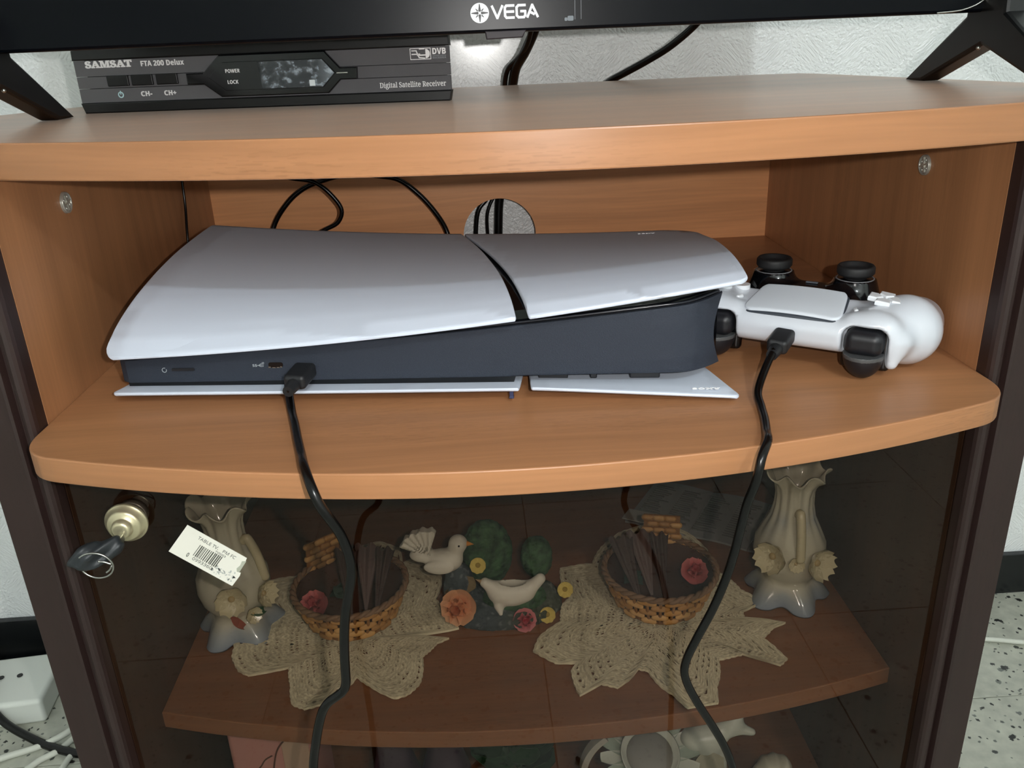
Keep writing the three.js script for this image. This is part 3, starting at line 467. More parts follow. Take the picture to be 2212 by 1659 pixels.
function usbPlug(parent, at, dir, w, h, L) {            // a rubber plug body lying along dir
  const g = new RoundedBoxGeometry(w, h, L, 3, h * 0.28), neck = new THREE.CylinderGeometry(h * 0.36, h * 0.46, L * 0.5, 14).rotateX(Math.PI / 2).translate(0, -h * 0.1, L * 0.68);
  const q = new THREE.Quaternion().setFromUnitVectors(V(0, 0, 1), V(...dir).normalize()), up = mergeGeometries([flat(g), flat(neck)]);
  const m = new THREE.Matrix4().compose(V(...at), q, V(1, 1, 1)); putW(parent, 'plug', up.applyMatrix4(m), plugMat);
}
{
  const p0 = conW(0.1128, 0.0178, -0.0122), c = thing('usb_cable', 'black cable plugged into the console front and hanging over the shelf edge', 'cable', p0);
  const dir = [-0.24, -0.10, 1], at = [p0[0] - 0.0022, p0[1] - 0.0009, p0[2] + 0.0095];
  usbPlug(c, at, dir, 0.0125, 0.0085, 0.019);
  putW(c, 'cord', mergeGeometries(capped([[at[0] - 0.0035, at[1] - 0.0020, at[2] + 0.0150], [-0.1305, 0.0105, 0.3575], [-0.1270, 0.0028, 0.3720], [-0.1219, 0.0027, 0.3907], [-0.1166, 0.0027, 0.4112], [-0.1115, 0.0030, 0.4300], [-0.1068, 0.0052, 0.4475], [-0.1015, 0.0012, 0.4610], [-0.0986, -0.0060, 0.4635], [-0.0950, -0.0141, 0.4630], [-0.0919, -0.0226, 0.4610], [-0.0896, -0.0308, 0.4610], [-0.0886, -0.0394, 0.4610], [-0.0890, -0.0466, 0.4610], [-0.0912, -0.0562, 0.4610], [-0.0939, -0.0668, 0.4610], [-0.0958, -0.0776, 0.4610], [-0.0974, -0.0916, 0.4610], [-0.0982, -0.1030, 0.4610], [-0.0989, -0.1111, 0.4610], [-0.1005, -0.1151, 0.4610], [-0.1039, -0.1181, 0.4610], [-0.1083, -0.1213, 0.4610], [-0.1119, -0.1261, 0.4610], [-0.1150, -0.1344, 0.4610], [-0.1182, -0.1465, 0.4610], [-0.1220, -0.1649, 0.4610], [-0.125, -0.20, 0.462], [-0.125, -0.30, 0.462], [-0.12, -0.42, 0.465], [-0.10, FLOOR + 0.0026, 0.50], [-0.04, FLOOR + 0.0026, 0.56]], 0.0024, 260, 10).map(flat)), M.cord);
}

// ---------------------------------------------------------------- the controller
const psi = 0.62, K = 0.000929, CP = [0.1800, 0.0, 0.3126];
const pad = thing('game_controller', 'white game controller with black sticks lying on the shelf right of the console', 'controller', CP, -psi);
{
  const mm = g => g.scale(K, K, K), S = [-1, 1];
  const ca = Math.cos(0.16), sa = Math.sin(0.16);
  const shellF = (x, y, z) => {
    const ax = Math.abs(x), dy = y - 26, dz = z - 20, ty = dy * ca + dz * sa, tz = -dy * sa + dz * ca;
    const coreD = sdBox(ax, ty, tz, [0, 0, 0], [56, 10.5, 23], 9);
    const a = sdCap(ax, y, z, [50, 25, 26], [62.5, 23, 4], 15.5, 20.5), b = sdCap(ax, y, z, [62.5, 23, 4], [65, 19, -28], 20.5, 16.5);
    const horn = sdCap(ax, y, z, [61.5, 10, 33.5], [62, 22, 30], 3.5, 8), lip = sdCap(ax, y, z, [38, 31.5, 33], [56, 31.5, 33], 6, 6.5);
    const whole = smin(smin(smin(coreD, smin(a, b, 6), 10), horn, 9), lip, 6), cut = sdBox(ax, y, z, [46, 13, 48], [13.2, 19.5, 16], 7);
    return -smin(-whole, cut, 2.5);
  };
  put(pad, 'shell', mm(field(shellF, [-92, -6, -56], [92, 52, 56], 2.0)), M.whiteGloss);
  // black centre piece that carries the sticks
  const faceF = (x, y, z) => {
    const ax = Math.abs(x), body = sdBox(ax, y, z, [0, 29, -8], [33, 12.5, 17], 8);
    const cyl = Math.max(Math.hypot(ax - 26.5, z + 15) - lerp(17.5, 13.0, clamp((y - 34) / 14)), Math.abs(y - 32) - 15.5);
    return smin(body, cyl, 5);
  };
  put(pad, 'centre_piece', mm(field(faceF, [-52, 8, -40], [52, 54, 18], 1.6)), M.gloss, 'glossy black centre piece');
  for (const s of S) {
    const st = put(pad, 'stick', mm(lathe([[0, 55.2], [6.5, 55.4], [8.5, 56.6], [9.6, 58.6], [10.8, 58.9], [11.8, 57.6], [11.8, 54.0], [10.6, 52.4], [7.6, 51.4], [6.8, 50], [6.8, 44], [0, 44]], 36).translate(s * 26.5, -2.6, -15)), M.rubber);
    put(st, 'collar', mm(new THREE.TorusGeometry(11.6, 0.5, 6, 40).rotateX(Math.PI / 2).translate(s * 26.5, 47.4, -15)), std(0x6f6f72, 0.35));
  }
  // touch pad, a slightly domed trapezoid set in a dark seam
  const padY = (x, z) => 33.2 + (37 - z) * 0.165 - 0.0016 * x * x - 0.0022 * Math.max(0, z - 20) ** 2.2;
  const trap = (grow, lift, th) => {
    const z0 = 38 + grow, z1 = 2 - grow, r = 6.5 + grow, ext = t => { const z = lerp(z0, z1, t), d0 = (z0 - z), d1 = (z - z1), hw = lerp(31, 27, t) + grow, c = d => d < r ? r - Math.sqrt(r * r - (r - d) ** 2) : 0; return [hw - c(d0) - 0.6 * c(d1), z]; };
    const e = d => d < 1.2 ? (1.2 - Math.sqrt(1.44 - (1.2 - d) ** 2)) : 0;
    const up = (s, t) => { const [h, z] = ext(t), x = lerp(-h, h, s), d = Math.min(h - Math.abs(x), z0 - z, z - z1); return [x, padY(x, z) + lift - e(d), z]; }, dn = (s, t) => { const [h, z] = ext(t), x = lerp(-h, h, s); return [x, padY(x, z) + lift - th, z]; };
    return mm(solid(up, dn, edged(24, 0.012), [0, 0.003, 0.01, 0.03, 0.06, 0.1, 0.15, ...lin(16, 0.2, 0.8), 0.85, 0.9, 0.94, 0.97, 0.99, 0.997, 1], 0.8));
  };
  put(pad, 'pad_seam', trap(1.3, 2.9, 5), std(0x3a4048, 0.4), 'dark seam round the touch pad');
  put(pad, 'touch_pad', trap(0, 4.4, 4), M.white);
  // direction buttons (four wedges), small create and options buttons, action buttons
  const top = (x, z) => { let y = 60; while (y > 10 && shellF(x, y, z) > 0) y -= 0.25; return y; };
  const wedge = extrude(poly([[-4.3, 9.5], [4.3, 9.5], [4.3, 4.6], [0, 1.2], [-4.3, 4.6]]), 3.4, 0.8).rotateX(-Math.PI / 2);
  const clear = phy(0xe6eaef, 0.12, { clearcoat: 1 });
  for (let q = 0; q < 4; q++) { const g = wedge.clone().rotateY(q * Math.PI / 2).rotateX(0.06).rotateZ(-0.12).translate(50, top(50, 11) - 1.0, 11); put(pad, 'direction_button', mm(g), clear); }
  for (let q = 0; q < 4; q++) { const a = q * Math.PI / 2, x = -50 + 9.5 * Math.cos(a), z = 7 + 9.5 * Math.sin(a); put(pad, 'action_button', mm(new THREE.CylinderGeometry(5, 5.2, 3, 24).translate(x, top(x, z) + 0.4, z)), clear); }
  for (const s of S) put(pad, s > 0 ? 'create_button' : 'options_button', mm(new THREE.CapsuleGeometry(1.5, 3.6, 6, 12).rotateX(Math.PI / 2).rotateY(s * 0.35).translate(s * 36.5, top(36.5, 25) + 0.1, 25)), clear);
  put(pad, 'mute_button', mm(box(-4, 4, 41.6, 42.6, -14, -11.4, 0.5)), std(0x50545a, 0.3));
  // triggers
  const sock = s => field((x, y, z) => sdBox(x, y, z, [s * 46, 18, 31], [14.5, 14.5, 4], 3.5), [s * 46 - 18, 4, 22], [s * 46 + 19, 38, 48], 1.2);
  for (const s of S) {
    put(pad, 'trigger_socket', mm(sock(s)), M.gloss);
    put(pad, 'bumper', mm(field((x, y, z) => sdBox(x, y, z, [s * 46, 23.4, 38.5], [11.2, 7.6, 8.0], 5.5), [s * 46 - 15, 14, 30], [s * 46 + 15, 36, 52], 1.2)), M.satin, 'short black upper shoulder button');
    put(pad, 'trigger', mm(field((x, y, z) => { return Math.max(sdEll(x, y, z, [s * 46, 15.5, 38], [11.8, 15.2, 12.6]), y - 15.6); }, [s * 46 - 15, -3, 26], [s * 46 + 15, 20, 54], 1.1)), M.satin, 'long curved black trigger');
    put(pad, 'trigger_line', mm(field((x, y, z) => Math.max(sdEll(x, y, z, [s * 46, 15.5, 38], [11.9, 15.2, 12.8]), Math.abs(y - 14.8) - 1.3), [s * 46 - 15, 12, 24], [s * 46 + 15, 18, 52], 0.7)), std(0x4a4b4c, 0.4), 'lighter band across the trigger');
  }
  put(pad, 'usb_socket', mm(box(-5, 5, 21, 24.5, 41, 43.2, 1)), M.gloss);
}
{
  const W = (x, y, z) => pad.localToWorld(V(x * K, y * K, z * K)).toArray();
  const p0 = W(0, 22.5, 43.4), c = thing('usb_cable', 'black cable plugged into the white controller and hanging over the shelf edge', 'cable', p0);
  const far = W(0, 20.0, 60), dir = [far[0] - p0[0], far[1] - p0[1], far[2] - p0[2]], at = W(0, 21.6, 53.5);
  usbPlug(c, at, dir, 0.0118, 0.0088, 0.0185);
  const e = W(0, 19.5, 70);
  putW(c, 'cord', mergeGeometries(capped([W(0, 20.2, 64), e, [0.1275, 0.0050, 0.3880], [0.1240, 0.0025, 0.4047], [0.1209, 0.0025, 0.4190], [0.1165, 0.0028, 0.4349], [0.1120, 0.0052, 0.4490], [0.1066, 0.0012, 0.4575], [0.1050, -0.0045, 0.4595], [0.1040, -0.0118, 0.4590], [0.1019, -0.0230, 0.4565], [0.0994, -0.0370, 0.4565], [0.0972, -0.0505, 0.4565], [0.0941, -0.0646, 0.4565], [0.0881, -0.0836, 0.4565], [0.0800, -0.1031, 0.4565], [0.0761, -0.1137, 0.4565], [0.0749, -0.1214, 0.4565], [0.0767, -0.1298, 0.4565], [0.0832, -0.1444, 0.4565], [0.0921, -0.1611, 0.4565], [0.0995, -0.1766, 0.4565], [0.1045, -0.1918, 0.4565], [0.112, -0.24, 0.4565], [0.115, -0.34, 0.4565], [0.110, -0.43, 0.458], [0.09, FLOOR + 0.0026, 0.49], [0.05, FLOOR + 0.0026, 0.55]], 0.0022, 260, 10).map(flat)), M.cord);
}

// ---------------------------------------------------------------- behind the glass: doilies
function crochet(zz) {
  const holes = (u, v) => { const r = v * 24, a = u * 96; const cell = Math.floor(r), ph = (cell % 2) * 0.5; const fx = ((a * (0.5 + 0.5 * Math.round(v * 3) / 3) + ph) % 1 + 1) % 1 - 0.5, fy = r - cell - 0.5; const row = [0, 1, 1, 0, 1, 1, 1, 0, 0, 1, 0, 1, 1, 0, 0, 1, 0, 1, 0, 1, 0, 0, 1, 0, 0, 0][cell % 26]; const n = fbm(u * 30, v * 9, zz, 2); return row && n > -0.12 ? Math.hypot(fx * 1.0, fy * 0.85) - 0.31 - 0.16 * noise.noise(u * 90, v * 30, zz) : 1; };
  const alpha = dataTex(1024, 512, (u, v) => { const c = holes(u, v) < 0 ? 0 : 1; return [c, c, c]; }, { srgb: false });
  const map = dataTex(1024, 512, (u, v) => { const k = 0.92 + 0.30 * fbm(u * 200, v * 60, zz, 3) + 0.03 * Math.sin(v * 24 * 6.283); return [0.93 * k, 0.89 * k, 0.745 * k]; });
  return new THREE.MeshStandardMaterial({ map, alphaMap: alpha, alphaTest: 0.5, roughness: 0.95, side: THREE.DoubleSide, bumpMap: map, bumpScale: 0.0006 });
}
function doily(label, cx, cz, polar, zz) {
  const A = polar.split(' ').map(p => p.split(':').map(Number)), deg = A.map(a => a[0]), rad = A.map(a => a[1] / 1000), n = A.length;
  const R = th => { let d = th * 180 / Math.PI; d = ((d + 180) % 360 + 360) % 360 - 180; let i = n - 1; for (let k = 0; k < n; k++) if (deg[k] <= d) i = k; else break; if (d < deg[0]) i = n - 1; const a = deg[i], b = i === n - 1 ? deg[0] + 360 : deg[i + 1], dd = d < a ? d + 360 : d, t = b > a ? (dd - a) / (b - a) : 0; return lerp(rad[i], rad[(i + 1) % n], t) + 0.0009 * Math.abs(Math.sin(d * 0.9)); };
  const lift = (th, q, r) => 0.0012 + 0.0016 * (0.5 + 0.5 * Math.sin(th * 9 + q * 5 + zz)) * sstep(0.2, 0.9, q) + 0.0012 * fbm(r * 60 * Math.cos(th), r * 60 * Math.sin(th), zz, 2);
  const P = up => (s, t) => { const th = (s - 0.5) * 2 * Math.PI, r = Math.max(0.001, t * R(th)), x = cx + r * Math.cos(th), z = Math.min(cz + r * Math.sin(th), 0.3615 - 0.55 * (cx + r * Math.cos(th) - 0.012) ** 2); return [x, SH + lift(th, t, r) + (up ? 0.0016 : -0.0003), z]; };
  const g = solid(P(1), P(0), lin(360), [0, ...lin(26, 0.12, 0.97), 1], 1.2);
  const o = put(scene, 'doily', g.translate(-cx, -SH, -cz), crochet(zz)); o.position.set(cx, SH, cz); tag(o, label, 'doily');
}
doily('cream crocheted lace doily under the right wicker basket', 0.110, 0.262, '-174:80 -160:81 -152:78 -132:108 -118:93 -95:132 -87:139 -76:144 -66:130 -57:112 -46:85 -24:79 -11:87 -4:65 3:64 8:94 12:84 21:76 33:96 39:94 42:67 57:57 74:79 81:101 88:105 97:81 113:59 119:60 121:74 124:85 132:87 135:106 137:104 148:92 151:84 156:97 166:107 175:98', 2.1);
doily('cream crocheted lace doily under the left wicker basket', -0.132, 0.258, '-164:101 -153:106 -145:98 -142:111 -136:120 -124:109 -106:118 -96:129 -87:137 -78:127 -73:105 -70:113 -51:103 -44:92 -36:76 -18:74 -3:81 1:47 5:73 11:65 27:60 45:75 56:80 63:78 73:56 82:43 88:52 97:55 103:72 110:78 119:76 131:63 147:54 152:69 156:82 162:88 172:93 179:93', 5.4);

// ---------------------------------------------------------------- flowers
function petal(len, wid, cup, th = 0.0006) {           // a cupped petal along +x, face up
  const f = o => (s, t) => { const q = (s - 0.5) * 2, w = wid * Math.sqrt(Math.max(0, 1 - (t * 1.15 - 0.62) ** 2 / 0.42)) * (0.25 + 0.75 * sstep(0, 0.4, t)), x = len * t; return [x, cup * (t * t + 0.6 * q * q * t) + o, -q * w]; };
  return solid(f(th), f(0), lin(8), lin(8), 1.2);
}
function rose(R, inner, outer) {
  const gs = [];
  for (let k = 0; k < 3; k++) { const n = [4, 5, 6][k]; for (let i = 0; i < n; i++) { const g = petal(R * [0.55, 0.85, 1.1][k], R * [0.42, 0.55, 0.6][k], R * [0.8, 0.75, 0.35][k]).rotateZ([0.95, 0.55, 0.15][k]).rotateY(i / n * 6.283 + k * 0.6).translate(0, R * [0.35, 0.2, 0.05][k], 0); gs.push(g); } }
  gs.push(new THREE.ConeGeometry(R * 0.35, R * 0.8, 14, 4).translate(0, R * 0.75, 0));
  return tint(mergeGeometries(gs.map(flat)), (x, y, z) => { const d = clamp(Math.hypot(x, z) / R); return [0, 1, 2].map(i => lerp(inner[i], outer[i], d)); });
}
function blossom(R, n = 5) { const gs = []; for (let i = 0; i < n; i++) gs.push(petal(R, R * 0.52, R * 0.45, R * 0.16).rotateY(i / n * 6.283)); return mergeGeometries(gs.map(flat)); }
const vc = (rough, o = {}) => new THREE.MeshStandardMaterial({ vertexColors: true, roughness: rough, ...o });

// ---------------------------------------------------------------- porcelain vases
function vase(label, x, z, turn, flip) {
  const v = thing('vase', label, 'vase', [x, SH, z], turn);
  // profile: radius, height, rim wave, foot wave
  const P = [[0, 0.003, 0, 0], [0.018, 0.0015, 0, 0.3], [0.030, 0.0002, 0, 1], [0.0305, 0.002, 0, 1], [0.026, 0.010, 0, 0.8], [0.0205, 0.0170, 0, 0.35], [0.0185, 0.0205, 0, 0.1], [0.0215, 0.0250, 0, 0], [0.0262, 0.0330, 0, 0], [0.0282, 0.0430, 0, 0], [0.0272, 0.0540, 0, 0], [0.0215, 0.0660, 0, 0], [0.0168, 0.0760, 0.05, 0], [0.0148, 0.0860, 0.1, 0], [0.0145, 0.0960, 0.2, 0], [0.0160, 0.1040, 0.4, 0], [0.0195, 0.1105, 0.8, 0], [0.0232, 0.1140, 1, 0], [0.0240, 0.1155, 1, 0], [0.0228, 0.1162, 1, 0], [0.0190, 0.1120, 0.7, 0], [0.0140, 0.1020, 0.2, 0], [0.0120, 0.090, 0, 0], [0, 0.088, 0, 0]];
  const n = 96, pos = [], idx = [], col = [];
  P.forEach(([r, h, rim, ft], j) => { for (let i = 0; i <= n; i++) {
    const a = i / n * Math.PI * 2, flute = h > 0.05 && j < 18 ? 1 + 0.035 * Math.sin(a * 14) * sstep(0.05, 0.08, h) : 1;
    const lobe = Math.cos(a * 5 + 0.4), rad = r * flute * (1 + 0.10 * rim * Math.cos(a * 7)) * (1 + ft * 0.16 * lobe), y = h + 0.0036 * rim * Math.sin(a * 7) + (ft > 0.5 ? 0.0030 * Math.max(0, -lobe) : 0);
    pos.push(rad * Math.cos(a), y, rad * Math.sin(a));
    const blue = 0.8 * (1 - sstep(0.004, 0.021, h)) + 0.65 * Math.exp(-(((h - 0.073) / 0.008) ** 2)) * clamp(0.35 + fbm(a * 1.5 + x * 9, h * 40, 2, 2) * 2.0), c0 = [0.56, 0.54, 0.41], c1 = [0.17, 0.24, 0.34];
    col.push(...c0.map((q, k) => lerp(q, c1[k], clamp(blue))));
  } });
  for (let j = 0; j < P.length - 1; j++) for (let i = 0; i < n; i++) { const a = j * (n + 1) + i, b = a + 1, c = b + n + 1, d = a + n + 1; idx.push(a, d, c, a, c, b); }
  const g = new THREE.BufferGeometry(); g.setAttribute('position', new THREE.Float32BufferAttribute(pos, 3)); g.setAttribute('color', new THREE.Float32BufferAttribute(col, 3)); g.setIndex(idx); g.computeVertexNormals();
  put(v, 'body', g, vc(0.12, { side: THREE.DoubleSide }));
  const creamM = std(0xc4bb98, 0.2), put2 = (name, geo, mat) => put(v, name, geo, mat);
  // moulded blossoms on the belly, each with its centre
  const spots = flip ? [[-0.15, 0.047, 0.0115], [0.75, 0.040, 0.010], [0.35, 0.026, 0.0065]] : [[-0.62, 0.050, 0.0125], [0.62, 0.046, 0.0125], [0.02, 0.047, 0.006]];
  for (const [a, h, R] of spots) {
    const o = 0.0275 - Math.abs(h - 0.043) * 0.15, m = new THREE.Matrix4().makeRotationY(a).multiply(new THREE.Matrix4().makeTranslation(0, h, o)).multiply(new THREE.Matrix4().makeRotationX(Math.PI / 2 - 0.15));
    const f = put2('flower', blossom(R, 6).applyMatrix4(m), creamM);
    put(f, 'flower_centre', new THREE.SphereGeometry(R * 0.24, 12, 8).translate(0, R * 0.15, 0).applyMatrix4(m), std(0xa89468, 0.3));
  }
  // curled stem running up the neck
  const sa = flip ? 0.95 : 0.12, sx = r => [Math.sin(sa) * r, Math.cos(sa) * r];
  const stem = [[0.0285, 0.052], [0.0262, 0.066], [0.0225, 0.078], [0.0180, 0.086], [0.0155, 0.0835]].map(([r, h]) => { const q = sx(r); return [q[0], h, q[1]]; });
  put2('stem', capped(stem, 0.0036, 40, 12), creamM);
  if (flip) {
    put2('leaf', petal(0.012, 0.006, 0.003).applyMatrix4(new THREE.Matrix4().makeRotationY(0.25).multiply(new THREE.Matrix4().makeTranslation(0, 0.027, 0.025)).multiply(new THREE.Matrix4().makeRotationZ(-0.5))), std(0x2f5a3a, 0.3));
    put2('leaf', petal(0.014, 0.005, 0.003).applyMatrix4(new THREE.Matrix4().makeRotationY(-0.3).multiply(new THREE.Matrix4().makeTranslation(0, 0.030, 0.0262)).multiply(new THREE.Matrix4().makeRotationZ(-1.2))), std(0xa8553f, 0.3));
  }
  return v;
}
vase('cream porcelain vase with two large moulded blossoms, right of the right basket', 0.2185, 0.2335, -0.2, false);
vase('cream porcelain vase with a ruffled rim, standing behind the torn sticker', -0.2265, 0.2300, 0.35, true);

// ---------------------------------------------------------------- wicker baskets
const wick = [0xb98a4e, 0xa87a42, 0xc79a5c, 0x946634].map(c => std(c, 0.6));
function basket(label, x, z, turn, mirror) {
  const b = thing('wicker_basket', label, 'basket', [x, SH + 0.003, z], turn);
  const H = 0.031, rAt = h => lerp(0.032, 0.0445, Math.pow(h / H, 0.8)), rows = 5, n = 26;
  put(b, 'base', new THREE.CylinderGeometry(0.032, 0.031, 0.003, 40).translate(0, 0.0015, 0), wick[3]);
  put(b, 'lining', lathe([[0, 0.004], [0.0300, 0.004], [0.0418, H - 0.001], [0.0428, H - 0.001], [0.0310, 0.003], [0, 0.003]], 48), std(0x4a2c1c, 0.9));
  seed = 99 + Math.round(x * 1000);
  const seg = new THREE.CapsuleGeometry(0.0028, 0.0052, 4, 8).rotateZ(Math.PI / 2).scale(1, 1, 0.55);
  for (let j = 0; j < rows; j++) { const h = 0.003 + (j + 0.5) * (H - 0.003) / rows, r = rAt(h); for (let i = 0; i < n; i++) {
    if ((i + j) % 2) continue; const a = i / n * 6.283;
    for (const e of [0]) { const m = put(b, 'weave_strand', seg, wick[Math.floor(rnd() * 3)]); m.scale.set(r / 0.036 * 1.18, 1.0, 1); m.rotation.set(0, a, 0); m.position.set(Math.sin(a) * r, h, Math.cos(a) * r); }
  } }
  for (let i = 0; i < n; i++) { const a = i / n * 6.283; put(b, 'stake', capped([[Math.sin(a) * 0.0315, 0.002, Math.cos(a) * 0.0315], [Math.sin(a) * rAt(H * 0.5), H * 0.5, Math.cos(a) * rAt(H * 0.5)], [Math.sin(a) * 0.0438, H, Math.cos(a) * 0.0438]], 0.0013, 8, 6), wick[3]); }
  const rim = []; for (let k = 0; k < 2; k++) rim.push(new THREE.TubeGeometry(new THREE.CatmullRomCurve3(lin(71).slice(0, 71).map(q => { const a = q * 6.283, ph = a * 18 + k * Math.PI; return V(Math.sin(a) * (0.0445 + 0.0011 * Math.cos(ph)), H + 0.001 + 0.0011 * Math.sin(ph), Math.cos(a) * (0.0445 + 0.0011 * Math.cos(ph))); }), true), 240, 0.0019, 7, true));
  put(b, 'rim', rim, std(0x7d6046, 0.7));
  // flat woven handle rising from the back of the rim
  const ha = mirror ? Math.PI + 0.72 : Math.PI - 0.30, hx = Math.sin(ha), hz = Math.cos(ha), hand = put(b, 'handle', solid((s, t) => { const w = (s - 0.5) * 0.030, r = 0.044 - 0.004 * Math.sin(t * 1.6), y = H - 0.004 + 0.030 * t; return [hx * r + hz * w * -1, y, hz * r + hx * w]; }, (s, t) => { const w = (s - 0.5) * 0.030, r = 0.0425 - 0.004 * Math.sin(t * 1.6), y = H - 0.004 + 0.030 * t; return [hx * r - hz * w, y, hz * r + hx * w]; }, lin(6), lin(8), 0.8), wick[3]);
  for (let j = 0; j < 5; j++) for (let i = 0; i < 3; i++) {
    const t = (j + 0.5) / 5, w = (i - 1 + (j % 2 ? 0.25 : -0.25)) * 0.0095, r = 0.0432 - 0.004 * Math.sin(t * 1.6), y = H - 0.004 + 0.030 * t, m = put(hand, 'weave_strand', seg, wick[(i + j) % 3]); m.position.set(hx * r - hz * w, y, hz * r + hx * w); m.rotation.y = ha; m.scale.set(0.95, 1, 1.6);
  }
  // pleated brown ribbon standing in the basket, folded to a point at the front
  const sx = mirror ? 1 : -1, rib = new THREE.Group();
  const fold = (x0, x1, zz, tw) => solid((s, t) => { const wv = lerp(x1 - x0, 0.002, Math.pow(t, 0.9)); const xx = lerp(x0, (x0 + x1) / 2 + tw, t) + (s) * wv - (t > 0 ? 0 : 0); return [xx, 0.052 - 0.034 * t + 0.0025 * Math.sin(s * 12.5) * (1 - t), zz + 0.040 * t]; }, (s, t) => { const wv = lerp(x1 - x0, 0.002, Math.pow(t, 0.9)); const xx = lerp(x0, (x0 + x1) / 2 + tw, t) + s * wv; return [xx, 0.051 - 0.034 * t + 0.0025 * Math.sin(s * 12.5) * (1 - t), zz + 0.040 * t]; }, lin(20), lin(12), 0.8);
  put(b, 'ribbon', [fold(sx * 0.012 - 0.010, sx * 0.012 + 0.012, -0.024, 0)], phy(0x5d4a44, 0.45, { sheen: 0.6, sheenColor: new THREE.Color(0x8a736b) }), 'grey-brown satin ribbon folded to a point');
  put(b, 'ribbon', [fold(sx * 0.012 - 0.026, sx * 0.012 - 0.006, -0.018, 0.006), fold(sx * 0.012 + 0.008, sx * 0.012 + 0.024, -0.018, -0.006)], phy(0x3e2a22, 0.6, { sheen: 0.4 }), 'dark brown ribbon folds');
  const rp = mirror ? [-0.026, 0.020, 0.012] : [0.026, 0.026, 0.004];
  put(b, 'rose', rose(0.0105, [0.35, 0.04, 0.05], [0.58, 0.16, 0.15]).rotateX(0.7).translate(...rp), vc(0.7), 'pink fabric rose');
  put(b, 'leaf', [petal(0.016, 0.006, 0.004).rotateY(0.6).translate(mirror ? -0.016 : -0.030, 0.024, 0.006), petal(0.014, 0.006, 0.004).rotateY(2.2).translate(mirror ? -0.002 : -0.016, 0.024, 0.010)], std(0x26382a, 0.7));
}
basket('small wicker basket with a pink rose at its right side, on the right doily', 0.1125, 0.2360, 0.05, false);
basket('small wicker basket with a pink rose at its left side, on the left doily', -0.1360, 0.2300, -0.05, true);

